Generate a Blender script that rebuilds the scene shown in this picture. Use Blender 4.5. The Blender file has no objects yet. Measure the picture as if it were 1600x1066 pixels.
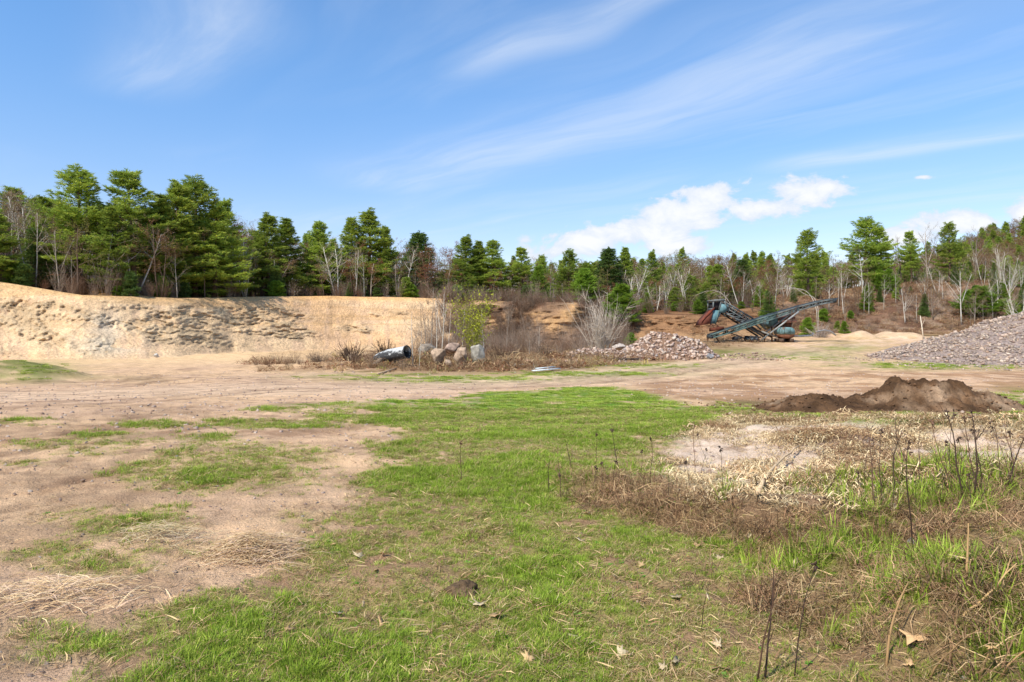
import bpy, bmesh, math, random
import numpy as np
from mathutils import Vector, Matrix

# ---------------------------------------------------------------- camera, sky, sun, exposure
SC = bpy.context.scene
COL = SC.collection
F = 1067.0            # focal length in pixels of the 1600 px wide photograph
CZ = 1.65             # eye height
HY = 516.0            # horizon row
cam_d = bpy.data.cameras.new('camera')
cam_d.sensor_width = 36.0
cam_d.lens = 36.0 * F / 1600.0
cam_d.shift_y = -(533.0 - HY) / 1600.0
cam_d.clip_start = 0.05
cam_d.clip_end = 9000.0
cam = bpy.data.objects.new('camera', cam_d)
cam.location = (0, 0, CZ)
cam.rotation_euler = (math.radians(90), 0, 0)
COL.objects.link(cam)
SC.camera = cam

SUN_EL = math.radians(50)
SUN_AZ = math.radians(222)      # clockwise from +Y: behind the camera, to the left
sun_dir = Vector((math.sin(SUN_AZ) * math.cos(SUN_EL), math.cos(SUN_AZ) * math.cos(SUN_EL), math.sin(SUN_EL)))
sun_d = bpy.data.lights.new('sun', 'SUN')
sun_d.energy = 5.0
sun_d.angle = math.radians(0.6)
sun_d.color = (1.0, 0.95, 0.87)
sun = bpy.data.objects.new('sun', sun_d)
sun.rotation_euler = (-sun_dir).to_track_quat('-Z', 'Y').to_euler()
sun.location = (-20, -20, 60)
COL.objects.link(sun)

SC.view_settings.view_transform = 'Standard'
SC.view_settings.look = 'None'
SC.view_settings.exposure = 0.26
SC.view_settings.gamma = 1.0
SC.view_settings.use_curve_mapping = False
SC.cycles.max_bounces = 5
SC.cycles.transparent_max_bounces = 4
SC.cycles.diffuse_bounces = 3

W = bpy.data.worlds.new('World')
SC.world = W
W.use_nodes = True


class NG:
    """small helper to write node maths as expressions"""
    def __init__(self, tree):
        self.t = tree

    def n(self, typ, **kw):
        nd = self.t.nodes.new(typ)
        for k, v in kw.items():
            setattr(nd, k, v)
        return nd

    def put(self, sock, val):
        if isinstance(val, bpy.types.NodeSocket):
            self.t.links.new(val, sock)
        else:
            sock.default_value = val

    def m(self, op, a, b=None, c=None, clamp=False):
        nd = self.n('ShaderNodeMath', operation=op, use_clamp=clamp)
        self.put(nd.inputs[0], a)
        if b is not None:
            self.put(nd.inputs[1], b)
        if c is not None:
            self.put(nd.inputs[2], c)
        return nd.outputs[0]

    def ss(self, a, b, x):
        nd = self.n('ShaderNodeMapRange', interpolation_type='SMOOTHSTEP')
        self.put(nd.inputs['Value'], x)
        nd.inputs['From Min'].default_value = a
        nd.inputs['From Max'].default_value = b
        return nd.outputs[0]

    def noise(self, vec, scale, detail=4.0, rough=0.55, dist=0.0):
        nd = self.n('ShaderNodeTexNoise')
        self.put(nd.inputs['Vector'], vec)
        nd.inputs['Scale'].default_value = scale
        nd.inputs['Detail'].default_value = detail
        nd.inputs['Roughness'].default_value = rough
        nd.inputs['Distortion'].default_value = dist
        return nd.outputs[0]

    def comb(self, x, y, z=0.0):
        nd = self.n('ShaderNodeCombineXYZ')
        self.put(nd.inputs[0], x)
        self.put(nd.inputs[1], y)
        self.put(nd.inputs[2], z)
        return nd.outputs[0]

    def mix(self, fac, a, b, blend='MIX'):
        nd = self.n('ShaderNodeMix', data_type='RGBA', blend_type=blend)
        self.put(nd.inputs['Factor'], fac)
        for s, v in ((nd.inputs[6], a), (nd.inputs[7], b)):
            if isinstance(v, bpy.types.NodeSocket):
                self.t.links.new(v, s)
            else:
                s.default_value = (*v, 1.0) if len(v) == 3 else v
        return nd.outputs[2]


def build_world():
    t = W.node_tree
    t.nodes.clear()
    g = NG(t)
    out = g.n('ShaderNodeOutputWorld')
    bg = g.n('ShaderNodeBackground')
    bg.inputs['Strength'].default_value = 0.125
    t.links.new(bg.outputs[0], out.inputs[0])
    sky = g.n('ShaderNodeTexSky', sky_type='NISHITA')
    sky.sun_disc = False
    sky.sun_elevation = SUN_EL
    sky.sun_rotation = SUN_AZ
    sky.altitude = 300
    sky.air_density = 1.0
    sky.dust_density = 0.6
    sky.ozone_density = 2.2
    tc = g.n('ShaderNodeTexCoord')
    d = tc.outputs['Generated']
    sep = g.n('ShaderNodeSeparateXYZ')
    t.links.new(d, sep.inputs[0])
    x, y, z = sep.outputs
    zc = g.m('MAXIMUM', z, 0.015)
    u = g.m('DIVIDE', x, zc)          # position on a flat cloud layer one unit up
    v = g.m('DIVIDE', y, zc)
    # --- cirrus: long streaks, all drifting one way over the whole sky
    ca, sa = 0.653, -0.757
    al = g.m('ADD', g.m('MULTIPLY', u, ca), g.m('MULTIPLY', v, sa))
    ac = g.m('ADD', g.m('MULTIPLY', u, -sa), g.m('MULTIPLY', v, ca))
    base = g.comb(al, ac)
    warp = g.noise(base, 0.55, 2.0)
    ac2 = g.m('ADD', ac, g.m('MULTIPLY', g.m('SUBTRACT', warp, 0.5), 0.9))
    streak = g.noise(g.comb(g.m('MULTIPLY', al, 0.45), g.m('MULTIPLY', ac2, 2.2)), 1.0, 7.0, 0.6, 0.35)
    broad = g.noise(g.comb(g.m('MULTIPLY', al, 0.35), g.m('MULTIPLY', ac2, 0.7), 3.3), 0.8, 3.0)
    cir = g.m('MULTIPLY', g.ss(0.36, 0.72, streak), g.ss(0.42, 0.68, broad))

    def band(c, w, a0, a1, amp):
        dd = g.m('DIVIDE', g.m('SUBTRACT', ac2, c), w)
        b = g.m('EXPONENT', g.m('MULTIPLY', g.m('MULTIPLY', dd, dd), -1.0))
        b = g.m('MULTIPLY', b, g.m('MULTIPLY', g.ss(a0 - 0.7, a0, al), g.ss(a1 + 0.9, a1, al)))
        return g.m('MULTIPLY', b, amp)
    k1 = band(2.42, 0.42, -3.9, 0.5, 0.60)
    k2 = band(4.05, 0.22, -1.75, -0.6, 0.75)
    k3 = band(0.72, 0.18, -2.75, -2.45, 0.9)
    k4 = band(1.66, 0.10, -1.75, -1.3, 0.75)
    bands = g.m('MAXIMUM', g.m('MAXIMUM', k1, k2), g.m('MAXIMUM', k3, k4))
    bands = g.m('MULTIPLY', bands, g.m('ADD', 0.28, g.m('MULTIPLY', g.ss(0.32, 0.66, streak), 0.8)))
    cir = g.m('MAXIMUM', g.m('MULTIPLY', cir, 0.36), bands)
    cir = g.m('MULTIPLY', cir, g.ss(0.02, 0.16, z))
    # --- cumulus low over the trees (compass bearing / elevation)
    yc = g.m('MAXIMUM', y, 0.05)
    a = g.m('DIVIDE', x, yc)
    e = g.m('DIVIDE', z, yc)
    nv = g.comb(g.m('MULTIPLY', a, 15.0), g.m('MULTIPLY', e, 24.0), 1.7)
    n1 = g.noise(nv, 1.0, 9.0, 0.62, 0.3)
    blobs = [(1098, 308, 62, 30), (1060, 332, 84, 30), (985, 362, 120, 32), (910, 378, 84, 24), (862, 394, 52, 18),
             (1245, 296, 88, 36), (1198, 324, 78, 28), (1296, 292, 56, 24), (1050, 384, 90, 22),
             (1606, 328, 70, 34), (1500, 346, 90, 28), (1440, 277, 24, 6), (1420, 372, 70, 16), (1720, 318, 90, 34)]
    tot = None
    for (cx, cy, rx, ry) in blobs:
        dx = g.m('DIVIDE', g.m('SUBTRACT', a, (cx - 800) / F), rx / F)
        dy = g.m('DIVIDE', g.m('SUBTRACT', e, (HY - cy) / F), ry / F)
        q = g.m('SUBTRACT', 1.0, g.m('SQRT', g.m('ADD', g.m('MULTIPLY', dx, dx), g.m('MULTIPLY', dy, dy))))
        tot = q if tot is None else g.m('SMOOTH_MAX', tot, q, 0.15)
    dens = g.m('ADD', g.m('SUBTRACT', tot, 0.13), g.m('MULTIPLY', g.m('SUBTRACT', n1, 0.5), 3.0))
    cum = g.m('MULTIPLY', g.ss(0.0, 0.40, dens), g.ss(0.0, 0.1, y))
    # photo sky: deep clear blue above, pale near the horizon
    hsv = g.n('ShaderNodeHueSaturation')
    hsv.inputs['Saturation'].default_value = 1.08
    hsv.inputs['Value'].default_value = 1.0
    t.links.new(sky.outputs[0], hsv.inputs['Color'])
    tint = g.mix(g.ss(0.0, 0.42, z), (1.34, 1.12, 1.13), (1.08, 1.36, 1.52))
    skyc = g.mix(1.0, hsv.outputs[0], tint, 'MULTIPLY')
    c1 = g.mix(g.m('MULTIPLY', cir, 0.75, clamp=True), skyc, (5.6, 6.1, 6.9))
    n2 = g.noise(g.comb(g.m('MULTIPLY', a, 30.0), g.m('MULTIPLY', e, 42.0), 4.1), 1.0, 5.0, 0.6)
    lit = g.ss(0.10, 1.0, g.m('ADD', dens, g.m('MULTIPLY', g.m('SUBTRACT', n2, 0.5), 0.9)))
    body = g.mix(lit, (5.2, 5.7, 6.5), (6.7, 6.75, 6.8))
    c2 = g.mix(g.m('MULTIPLY', cum, 0.95), c1, body)
    t.links.new(c2, bg.inputs['Color'])


build_world()

# ---------------------------------------------------------------- small maths
RNG = np.random.default_rng(7)
random.seed(7)


def ss(a, b, x):
    t = np.clip((np.asarray(x, float) - a) / (b - a), 0, 1)
    return t * t * (3 - 2 * t)


def _h(ix, iy, s):
    n = (ix.astype(np.int64) * 374761393 + iy.astype(np.int64) * 668265263 + s * 974634777) & 0xFFFFFFFF
    n = ((n ^ (n >> 13)) * 1274126177) & 0xFFFFFFFF
    n = ((n ^ (n >> 16)) * 2246822519) & 0xFFFFFFFF
    return ((n ^ (n >> 15)) & 0xFFFFFF) / 8388607.5 - 1.0


def vn(x, y, s=0):
    x = np.asarray(x, float); y = np.asarray(y, float)
    ix = np.floor(x); iy = np.floor(y)
    fx = x - ix; fy = y - iy
    ix = ix.astype(np.int64); iy = iy.astype(np.int64)
    ux = fx * fx * fx * (fx * (fx * 6 - 15) + 10); uy = fy * fy * fy * (fy * (fy * 6 - 15) + 10)
    a = _h(ix, iy, s); b = _h(ix + 1, iy, s); c = _h(ix, iy + 1, s); d = _h(ix + 1, iy + 1, s)
    return (a * (1 - ux) + b * ux) * (1 - uy) + (c * (1 - ux) + d * ux) * uy


def fbm(x, y, o=4, s=0, gain=0.5):
    x = np.asarray(x, float); y = np.asarray(y, float)
    t = 0.0; amp = 1.0; tot = 0.0
    for k in range(o):
        t = t + amp * vn(x, y, s + k * 17); tot += amp
        x, y = (x * 0.8 - y * 0.6) * 2.03 + 13.7, (x * 0.6 + y * 0.8) * 2.03 - 7.1
        amp *= gain
    return t / tot * 1.5


def gauss(X, Y, cx, cy, rx, ry, rot=0.0):
    c, s = math.cos(rot), math.sin(rot)
    dx = X - cx; dy = Y - cy
    a = (dx * c + dy * s) / rx; b = (-dx * s + dy * c) / ry
    return np.exp(-(a * a + b * b))


def topx(X, Y, Z):
    Yc = np.maximum(Y, 0.3)
    return 800 + F * X / Yc, HY - F * (Z - CZ) / Yc


# ---------------------------------------------------------------- the lie of the land
PXT = np.array([-1500, -900, -300, 0, 130, 200, 280, 400, 520, 640, 700, 760, 900, 985, 1100, 1200, 1300, 1450, 1600, 2000, 2700])
TOE = np.array([24, 32, 43, 49, 50, 52, 56, 67, 74, 78, 80, 81, 82, 82, 80, 86, 89, 90, 86, 70, 50])
CRE = np.array([30, 39, 52, 58, 58, 61, 66, 77, 84, 88, 90, 91, 91, 91, 88, 99, 112, 118, 114, 98, 76])
CPY = np.array([0, 0, 0, 440, 461, 463, 466, 464, 463, 465, 467, 470, 473, 490, 491, 478, 456, 441, 440, 0, 0], float)
CRZ = np.where(CPY > 0, CZ + (HY - CPY) / F * CRE, [5.6, 5.6, 6.2] + [0] * 16 + [10, 9])
SLP = np.array([.02, .02, .02, .02, .02, .02, .02, .02, .02, .025, .03, .04, .05, .09, .11, .09, .06, .05, .06, .06, .05])


def toeY(px): return np.interp(px, PXT, TOE)
def creY(px): return np.interp(px, PXT, CRE)
def creZ(px): return np.interp(px, PXT, CRZ)


def ridgeY(X):
    return np.interp(X, [-2, 0.3, 1.2, 2.4, 3.2, 4.2, 6, 9], [9.6, 8.2, 6.9, 5.7, 5.6, 5.9, 6.4, 7.5])


def floor_z(X, Y):
    X = np.asarray(X, float); Y = np.asarray(Y, float)
    R = np.hypot(X, Y)
    Yp = np.maximum(Y, 0.5)
    z = -0.5 * ss(7, 28, Y) + 0.0 * X
    z = z + ss(0.08, 0.34, X / Yp) * np.clip(Y - 38, 0, 70) * 0.03 * ss(30, 45, Y)
    z = z + 0.10 * fbm(X * 0.10, Y * 0.10, 3, 3) * ss(3, 12, R)
    # turf bank at the right, with a broken lip towards the camera
    ry = ridgeY(X)
    d = Y - ry
    hgt = np.interp(X, [-.3, .4, 1.2, 2.4, 3.4, 4.5, 7, 14], [0, .08, .15, .22, .36, .46, .48, .3])
    lip = fbm(X * 1.6, Y * 1.6, 4, 11) * 0.28
    front = ss(-1.25, -0.35, d + lip)
    back = 1 - ss(0.25, 1.7, d + lip * 0.6)
    low = 0.70 * ss(1.3, 3.4, X)
    z = z + hgt * back * (low + (1 - low) * front)
    z = z + ss(.9, 2.0, X) * (1 - ss(.2, 1.2, d)) * ss(1.6, 2.6, Y) * (.10 * fbm(X * 2.2, Y * 2.6, 3, 15) - .13 * np.clip(fbm(X * 1.7 + 7, Y * 2.4, 3, 19) - .15, 0, 1))
    # tussock hummock low at the right
    z = z + 0.24 * gauss(X, Y, 2.25, 3.45, 0.55, 0.32, 0.5) + 0.06 * gauss(X, Y, 0.55, 7.0, 0.5, 0.4) + 0.20 * gauss(X, Y, 3.3, 3.9, 1.0, 0.8)
    # straw / chip ground behind the bank
    z = z + .07 * fbm(X * 1.9, Y * 1.9, 4, 17) * gauss(X, Y, 5.8, 10.0, 3.4, 2.4) + 0.19 * gauss(X, Y, 4.3, 9.6, 0.9, 0.55) + 0.22 * gauss(X, Y, 7.9, 10.6, 1.6, 0.8) + 0.12 * gauss(X, Y, 5.9, 11.2, 1.4, 0.7)
    z = z + 0.95 * gauss(X, Y, -21.8, 29.0, 3.6, 2.0) * (1 + 0.25 * fbm(X * .5, Y * .5, 3, 5))
    # berm with pipe and boulders
    z = z + 0.60 * gauss(X, Y, -5.6, 40.8, 4.2, 2.2) * (1 + 0.3 * fbm(X * .8, Y * .8, 3, 8))
    z = z + 0.22 * gauss(X, Y, -11.5, 40.0, 3.0, 1.3)
    z = z + 0.30 * gauss(X, Y, 3.0, 46.0, 6.0, 2.2)
    # sand humps behind the road at the far right
    for (px, Yc, rx, hh) in ((1346, 77, 1.5, .95), (1386, 79, 1.3, 0.8), (1424, 77, 1.4, 0.75), (1306, 80, 1.4, 0.55)):
        z = z + hh * gauss(X, Y, (px - 800) / F * Yc, Yc, rx, 1.6)
    near = 1 - ss(14, 32, R)
    z = z + near * (0.030 * fbm(X * 1.3, Y * 1.3, 4, 21) + 0.014 * fbm(X * 6, Y * 6, 3, 31))
    z = z + (1 - near) * 0.035 * fbm(X * 1.1, Y * 1.1, 3, 41)
    return z


def bumps(X, Y):
    z = 1.7 * gauss(X, Y, (118 - 800) / F * 66, 66, 5.0, 2.2) + 0.9 * gauss(X, Y, (60 - 800) / F * 66, 67, 5, 2.0)
    z = z + 26.0 * gauss(X, Y, 235.0, 262.0, 78.0, 60.0)
    return z


def plateau_z(X, Y):
    px = 800 + F * X / np.maximum(Y, 1)
    cy = creY(px)
    back = np.maximum(Y - cy, 0)
    z = creZ(px) + np.interp(px, PXT, SLP) * np.minimum(back, 90) * ss(0, 4, back)
    z = z + 0.25 * fbm(X * 0.22, Y * 0.22, 3, 51) * ss(0, 4, back) + bumps(X, Y)
    return z


def ground_z(X, Y):
    X = np.asarray(X, float); Y = np.asarray(Y, float)
    px = 800 + F * X / np.maximum(Y, 1)
    fl = floor_z(X, Y)
    ty, cy = toeY(px), creY(px)
    v = np.clip((Y - ty) / (cy - ty), 0, 1)
    zt = floor_z(X / np.maximum(Y, 1) * ty, ty)
    face = zt + (creZ(px) - zt) * prof(v)
    out = np.where(Y < ty, fl, np.where(Y < cy, face, plateau_z(X, Y)))
    return out


def prof(v):
    return np.interp(v, [0, .10, .30, .55, .84, .95, 1.0], [0, .03, .18, .46, .90, .985, 1.0])


def hit(px, py, lo=1.3, hi=140.0):
    """world point where the line of sight through a photo pixel meets the ground"""
    ys = np.exp(np.linspace(math.log(lo), math.log(hi), 1400))
    xs = (px - 800) / F * ys
    zr = CZ - (py - HY) / F * ys
    gz = ground_z(xs, ys)
    k = np.argmax(zr <= gz) if np.any(zr <= gz) else len(ys) - 1
    return float(xs[k]), float(ys[k]), float(gz[k])


def at(px, Y):
    X = (px - 800) / F * Y
    return X, Y, float(ground_z(X, Y))


def lin(r, g, b):
    f = lambda c: c / 12.92 if c <= 0.04045 else ((c + 0.055) / 1.055) ** 2.4
    return np.array([f(r / 255), f(g / 255), f(b / 255)])


# ---------------------------------------------------------------- mesh helpers
class MB:
    def __init__(self):
        self.v = []; self.t = []; self.q = []; self.c = []; self.n = 0

    def add(self, V, T=None, Q=None, col=(1, 1, 1)):
        V = np.asarray(V, float).reshape(-1, 3)
        self.v.append(V)
        col = np.asarray(col, float)
        if col.ndim == 1:
            col = np.tile(col, (len(V), 1))
        self.c.append(col)
        if T is not None and len(T):
            self.t.append(np.asarray(T, int).reshape(-1, 3) + self.n)
        if Q is not None and len(Q):
            self.q.append(np.asarray(Q, int).reshape(-1, 4) + self.n)
        self.n += len(V)

    def tube(self, P, R, sides=4, col=(1, 1, 1), cap=True, tipcol=None):
        P = np.asarray(P, float); R = np.asarray(R, float)
        n = len(P)
        T = np.gradient(P, axis=0)
        T /= np.linalg.norm(T, axis=1)[:, None] + 1e-9
        ref = np.array([0, 0, 1.0]) if abs(T[0][2]) < 0.8 else np.array([1.0, 0, 0])
        A = np.cross(T, ref); A /= np.linalg.norm(A, axis=1)[:, None] + 1e-9
        B = np.cross(T, A)
        an = np.arange(sides) / sides * 2 * math.pi
        V = P[:, None, :] + R[:, None, None] * (np.cos(an)[None, :, None] * A[:, None, :] + np.sin(an)[None, :, None] * B[:, None, :])
        V = V.reshape(-1, 3)
        i = np.arange(n - 1)[:, None] * sides; j = np.arange(sides)[None, :]; j2 = (j + 1) % sides
        Q = np.stack([i + j, i + j2, i + sides + j2, i + sides + j], -1).reshape(-1, 4)
        T_ = None
        if cap and sides >= 3:
            V = np.vstack([V, P[-1], P[0]])
            e = (n - 1) * sides
            T_ = [(e + k, e + (k + 1) % sides, n * sides) for k in range(sides)] + [((k + 1) % sides, k, n * sides + 1) for k in range(sides)]
        self.add(V, T_, Q, col)

    def tris(self, P, col):
        """P (n,3,3); col (n,3) or (3,)"""
        P = np.asarray(P, float)
        col = np.asarray(col, float)
        if col.ndim == 2:
            col = np.repeat(col, 3, axis=0)
        self.add(P.reshape(-1, 3), np.arange(len(P) * 3).reshape(-1, 3), None, col)

    def beam(self, p, q, w, h, col=(1, 1, 1), up=(0, 0, 1)):
        p = np.asarray(p, float); q = np.asarray(q, float)
        d = q - p; d = d / np.linalg.norm(d)
        up = np.asarray(up, float)
        if abs(np.dot(d, up)) > 0.97:
            up = np.array([0, 1.0, 0])
        a = np.cross(d, up); a /= np.linalg.norm(a); b = np.cross(a, d)
        V = []
        for s in (p, q):
            for (i, j) in ((-1, -1), (1, -1), (1, 1), (-1, 1)):
                V.append(s + a * w / 2 * i + b * h / 2 * j)
        self.add(V, None, [(0, 1, 2, 3)[::-1], (4, 5, 6, 7), (0, 1, 5, 4), (1, 2, 6, 5), (2, 3, 7, 6), (3, 0, 4, 7)], col)

    def plate(self, poly, thick_vec, col=(1, 1, 1)):
        P = np.asarray(poly, float); n = len(P)
        c0 = P.mean(0); tv = np.asarray(thick_vec, float)
        V = np.vstack([P, P + tv, c0, c0 + tv])
        T = []
        for k in range(n):
            k2 = (k + 1) % n
            T += [(k2, k, 2 * n), (n + k, n + k2, 2 * n + 1)]
        Q = [(k, (k + 1) % n, n + (k + 1) % n, n + k) for k in range(n)]
        self.add(V, T, Q, col)

    def mesh(self, name, mat, smooth=False):
        V = np.vstack(self.v)
        me = bpy.data.meshes.new(name)
        T = np.vstack(self.t) if self.t else np.zeros((0, 3), int)
        Q = np.vstack(self.q) if self.q else np.zeros((0, 4), int)
        me.vertices.add(len(V)); me.vertices.foreach_set('co', V.astype(np.float32).ravel())
        nl = T.size + Q.size
        me.loops.add(nl)
        me.loops.foreach_set('vertex_index', np.concatenate([T.ravel(), Q.ravel()]).astype(np.int32))
        npoly = len(T) + len(Q)
        me.polygons.add(npoly)
        st = np.concatenate([np.arange(len(T)) * 3, T.size + np.arange(len(Q)) * 4]).astype(np.int32)
        me.polygons.foreach_set('loop_start', st)
        if smooth:
            me.polygons.foreach_set('use_smooth', np.ones(npoly, bool))
        ca = me.color_attributes.new('Col', 'FLOAT_COLOR', 'POINT')
        C = np.ones((len(V), 4), np.float32); C[:, :3] = np.vstack(self.c)
        ca.data.foreach_set('color', C.ravel())
        me.update(calc_edges=True)
        me.validate()
        if mat:
            me.materials.append(mat)
        return me


def tag(o, label=None, cat=None, group=None, kind=None):
    if label: o['label'] = label
    if cat: o['category'] = cat
    if group: o['group'] = group
    if kind: o['kind'] = kind
    return o


def ob(name, me, parent=None, loc=(0, 0, 0), rot=(0, 0, 0), scale=1.0):
    o = bpy.data.objects.new(name, me)
    COL.objects.link(o)
    o.location = loc; o.rotation_euler = rot
    o.scale = (scale,) * 3 if np.isscalar(scale) else scale
    if parent: o.parent = parent
    return o


def empty(name, loc, label, cat, group=None, rotz=0.0, scale=1.0):
    o = ob(name, None, None, loc, (0, 0, rotz), scale)
    o.empty_display_size = 0.2
    return tag(o, label, cat, group)


# ---------------------------------------------------------------- materials
def mat_attr(name, rough=0.9, var=0.25, vscale=3.0, bump=0.0, bscale=20.0, rnd=0.0, transl=0.0, tint=(1, 1, 1), coord='Object', spec=0.2, fine=0.0, fscale=60.0):
    m = bpy.data.materials.new(name)
    m.use_nodes = True
    t = m.node_tree; t.nodes.clear(); g = NG(t)
    out = g.n('ShaderNodeOutputMaterial')
    b = g.n('ShaderNodeBsdfPrincipled')
    b.inputs['Roughness'].default_value = rough
    b.inputs['Specular IOR Level'].default_value = spec
    at_ = g.n('ShaderNodeAttribute', attribute_name='Col')
    c = at_.outputs['Color']
    tc = g.n('ShaderNodeTexCoord')
    vec = tc.outputs[coord]
    if var > 0:
        n = g.noise(vec, vscale, 6.0, 0.62)
        f = g.m('ADD', 1.0 - var, g.m('MULTIPLY', g.ss(0.25, 0.75, n), 2 * var))
        c = g.mix(1.0, c, g.comb(f, f, f), 'MULTIPLY')
    if fine > 0:
        n = g.noise(vec, fscale, 4.0, 0.75)
        f = g.m('ADD', 1.0 - fine, g.m('MULTIPLY', g.ss(0.3, 0.7, n), 2 * fine))
        c = g.mix(1.0, c, g.comb(f, f, f), 'MULTIPLY')
    if rnd > 0:
        oi = g.n('ShaderNodeObjectInfo')
        r = oi.outputs['Random']
        f = g.m('ADD', 1.0 - rnd, g.m('MULTIPLY', r, 2 * rnd))
        r2 = g.m('FRACT', g.m('MULTIPLY', r, 7.31))
        fr = g.m('ADD', 1.0 - rnd * 0.08, g.m('MULTIPLY', r2, rnd * .4))
        c = g.mix(1.0, c, g.comb(g.m('MULTIPLY', f, fr), f, g.m('MULTIPLY', f, 0.95)), 'MULTIPLY')
    if tint != (1, 1, 1):
        c = g.mix(1.0, c, tint, 'MULTIPLY')
    t.links.new(c, b.inputs['Base Color'])
    if bump > 0:
        n = g.noise(vec, bscale, 6.0, 0.65)
        bp = g.n('ShaderNodeBump')
        bp.inputs['Strength'].default_value = 1.0
        bp.inputs['Distance'].default_value = bump
        t.links.new(n, bp.inputs['Height'])
        t.links.new(bp.outputs[0], b.inputs['Normal'])
    sh = b.outputs[0]
    if transl > 0:
        tr = g.n('ShaderNodeBsdfTranslucent')
        t.links.new(c, tr.inputs['Color'])
        mx = g.n('ShaderNodeMixShader')
        mx.inputs[0].default_value = transl
        t.links.new(sh, mx.inputs[1]); t.links.new(tr.outputs[0], mx.inputs[2])
        sh = mx.outputs[0]
    t.links.new(sh, out.inputs[0])
    return m


M_GROUND = mat_attr('earth_ground', 0.95, 0.18, 1.3, 0.035, 34.0, fine=0.34, fscale=90.0, spec=0.1)
M_BANK = mat_attr('sand_bank', 0.95, 0.18, 0.8, 0.20, 3.2, fine=0.24, fscale=6.0, spec=0.1)
M_BARK = mat_attr('bark', 0.9, 0.25, 6.0, 0.01, 18.0, rnd=0.12, spec=0.1)
M_NEEDLE = mat_attr('needles', 0.6, 0.0, rnd=0.20, transl=0.35, spec=0.25)
M_TWIG = mat_attr('twigs_and_buds', 0.85, 0.0, rnd=0.18, transl=0.15, spec=0.1)
M_GRASS = mat_attr('grass_blades', 0.6, 0.0, rnd=0.24, transl=0.30, spec=0.2)
M_DRY = mat_attr('dry_stems', 0.85, 0.0, rnd=0.30, transl=0.12, spec=0.1)
M_ROCK = mat_attr('broken_rock', 0.9, 0.38, 6.0, 0.012, 26.0, rnd=0.16, spec=0.2)
M_SOIL = mat_attr('dark_soil', 0.95, 0.35, 2.2, 0.05, 14.0, fine=0.25, fscale=30.0, spec=0.1)
M_LEAF = mat_attr('dead_leaf', 0.7, 0.18, 25.0, 0.0, rnd=0.22, transl=0.2, spec=0.2)
M_PAINT = mat_attr('weathered_paint', 0.65, 0.38, 2.6, 0.006, 20.0, fine=0.15, fscale=14.0, spec=0.3)
M_RUST = mat_attr('rust', 0.9, 0.35, 3.0, 0.008, 22.0, spec=0.15)
M_RUBBER = mat_attr('rubber', 0.8, 0.2, 8.0, 0.0, spec=0.3)
M_WOOD = mat_attr('weathered_wood', 0.85, 0.3, 9.0, 0.006, 30.0, spec=0.15)


def add_rust(m):
    t = m.node_tree; g = NG(t)
    b = next(n for n in t.nodes if n.type == 'BSDF_PRINCIPLED')
    src = b.inputs['Base Color'].links[0].from_socket
    tc = g.n('ShaderNodeTexCoord')
    mp = g.n('ShaderNodeMapping'); mp.inputs['Scale'].default_value = (1.6, 1.6, .55)
    t.links.new(tc.outputs['Object'], mp.inputs[0])
    n = g.noise(mp.outputs[0], 2.2, 8.0, 0.7)
    c = g.mix(g.m('MULTIPLY', g.ss(0.54, 0.63, n), 0.85), src, (0.13, 0.065, 0.04))
    t.links.new(c, b.inputs['Base Color'])


add_rust(M_PAINT)


def peel_material():
    m = bpy.data.materials.new('flaking_white_coating')
    m.use_nodes = True
    t = m.node_tree; g = NG(t)
    b = t.nodes['Principled BSDF']
    b.inputs['Roughness'].default_value = 0.8
    tc = g.n('ShaderNodeTexCoord')
    mp = g.n('ShaderNodeMapping'); mp.inputs['Scale'].default_value = (.8, 1.0, 1.0)
    t.links.new(tc.outputs['Object'], mp.inputs[0])
    n = g.noise(mp.outputs[0], 6.5, 9.0, 0.72)
    sep = g.n('ShaderNodeSeparateXYZ'); t.links.new(tc.outputs['Object'], sep.inputs[0])
    k = g.m('ADD', n, g.m('MULTIPLY', g.m('SUBTRACT', sep.outputs[2], 0.75), 0.45))     # more of the dark tone towards the lower side
    c = g.mix(g.ss(0.48, 0.56, k), (0.035, 0.034, 0.034), (0.44, 0.44, 0.42))
    t.links.new(c, b.inputs['Base Color'])
    return m


M_PEEL = peel_material()

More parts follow.
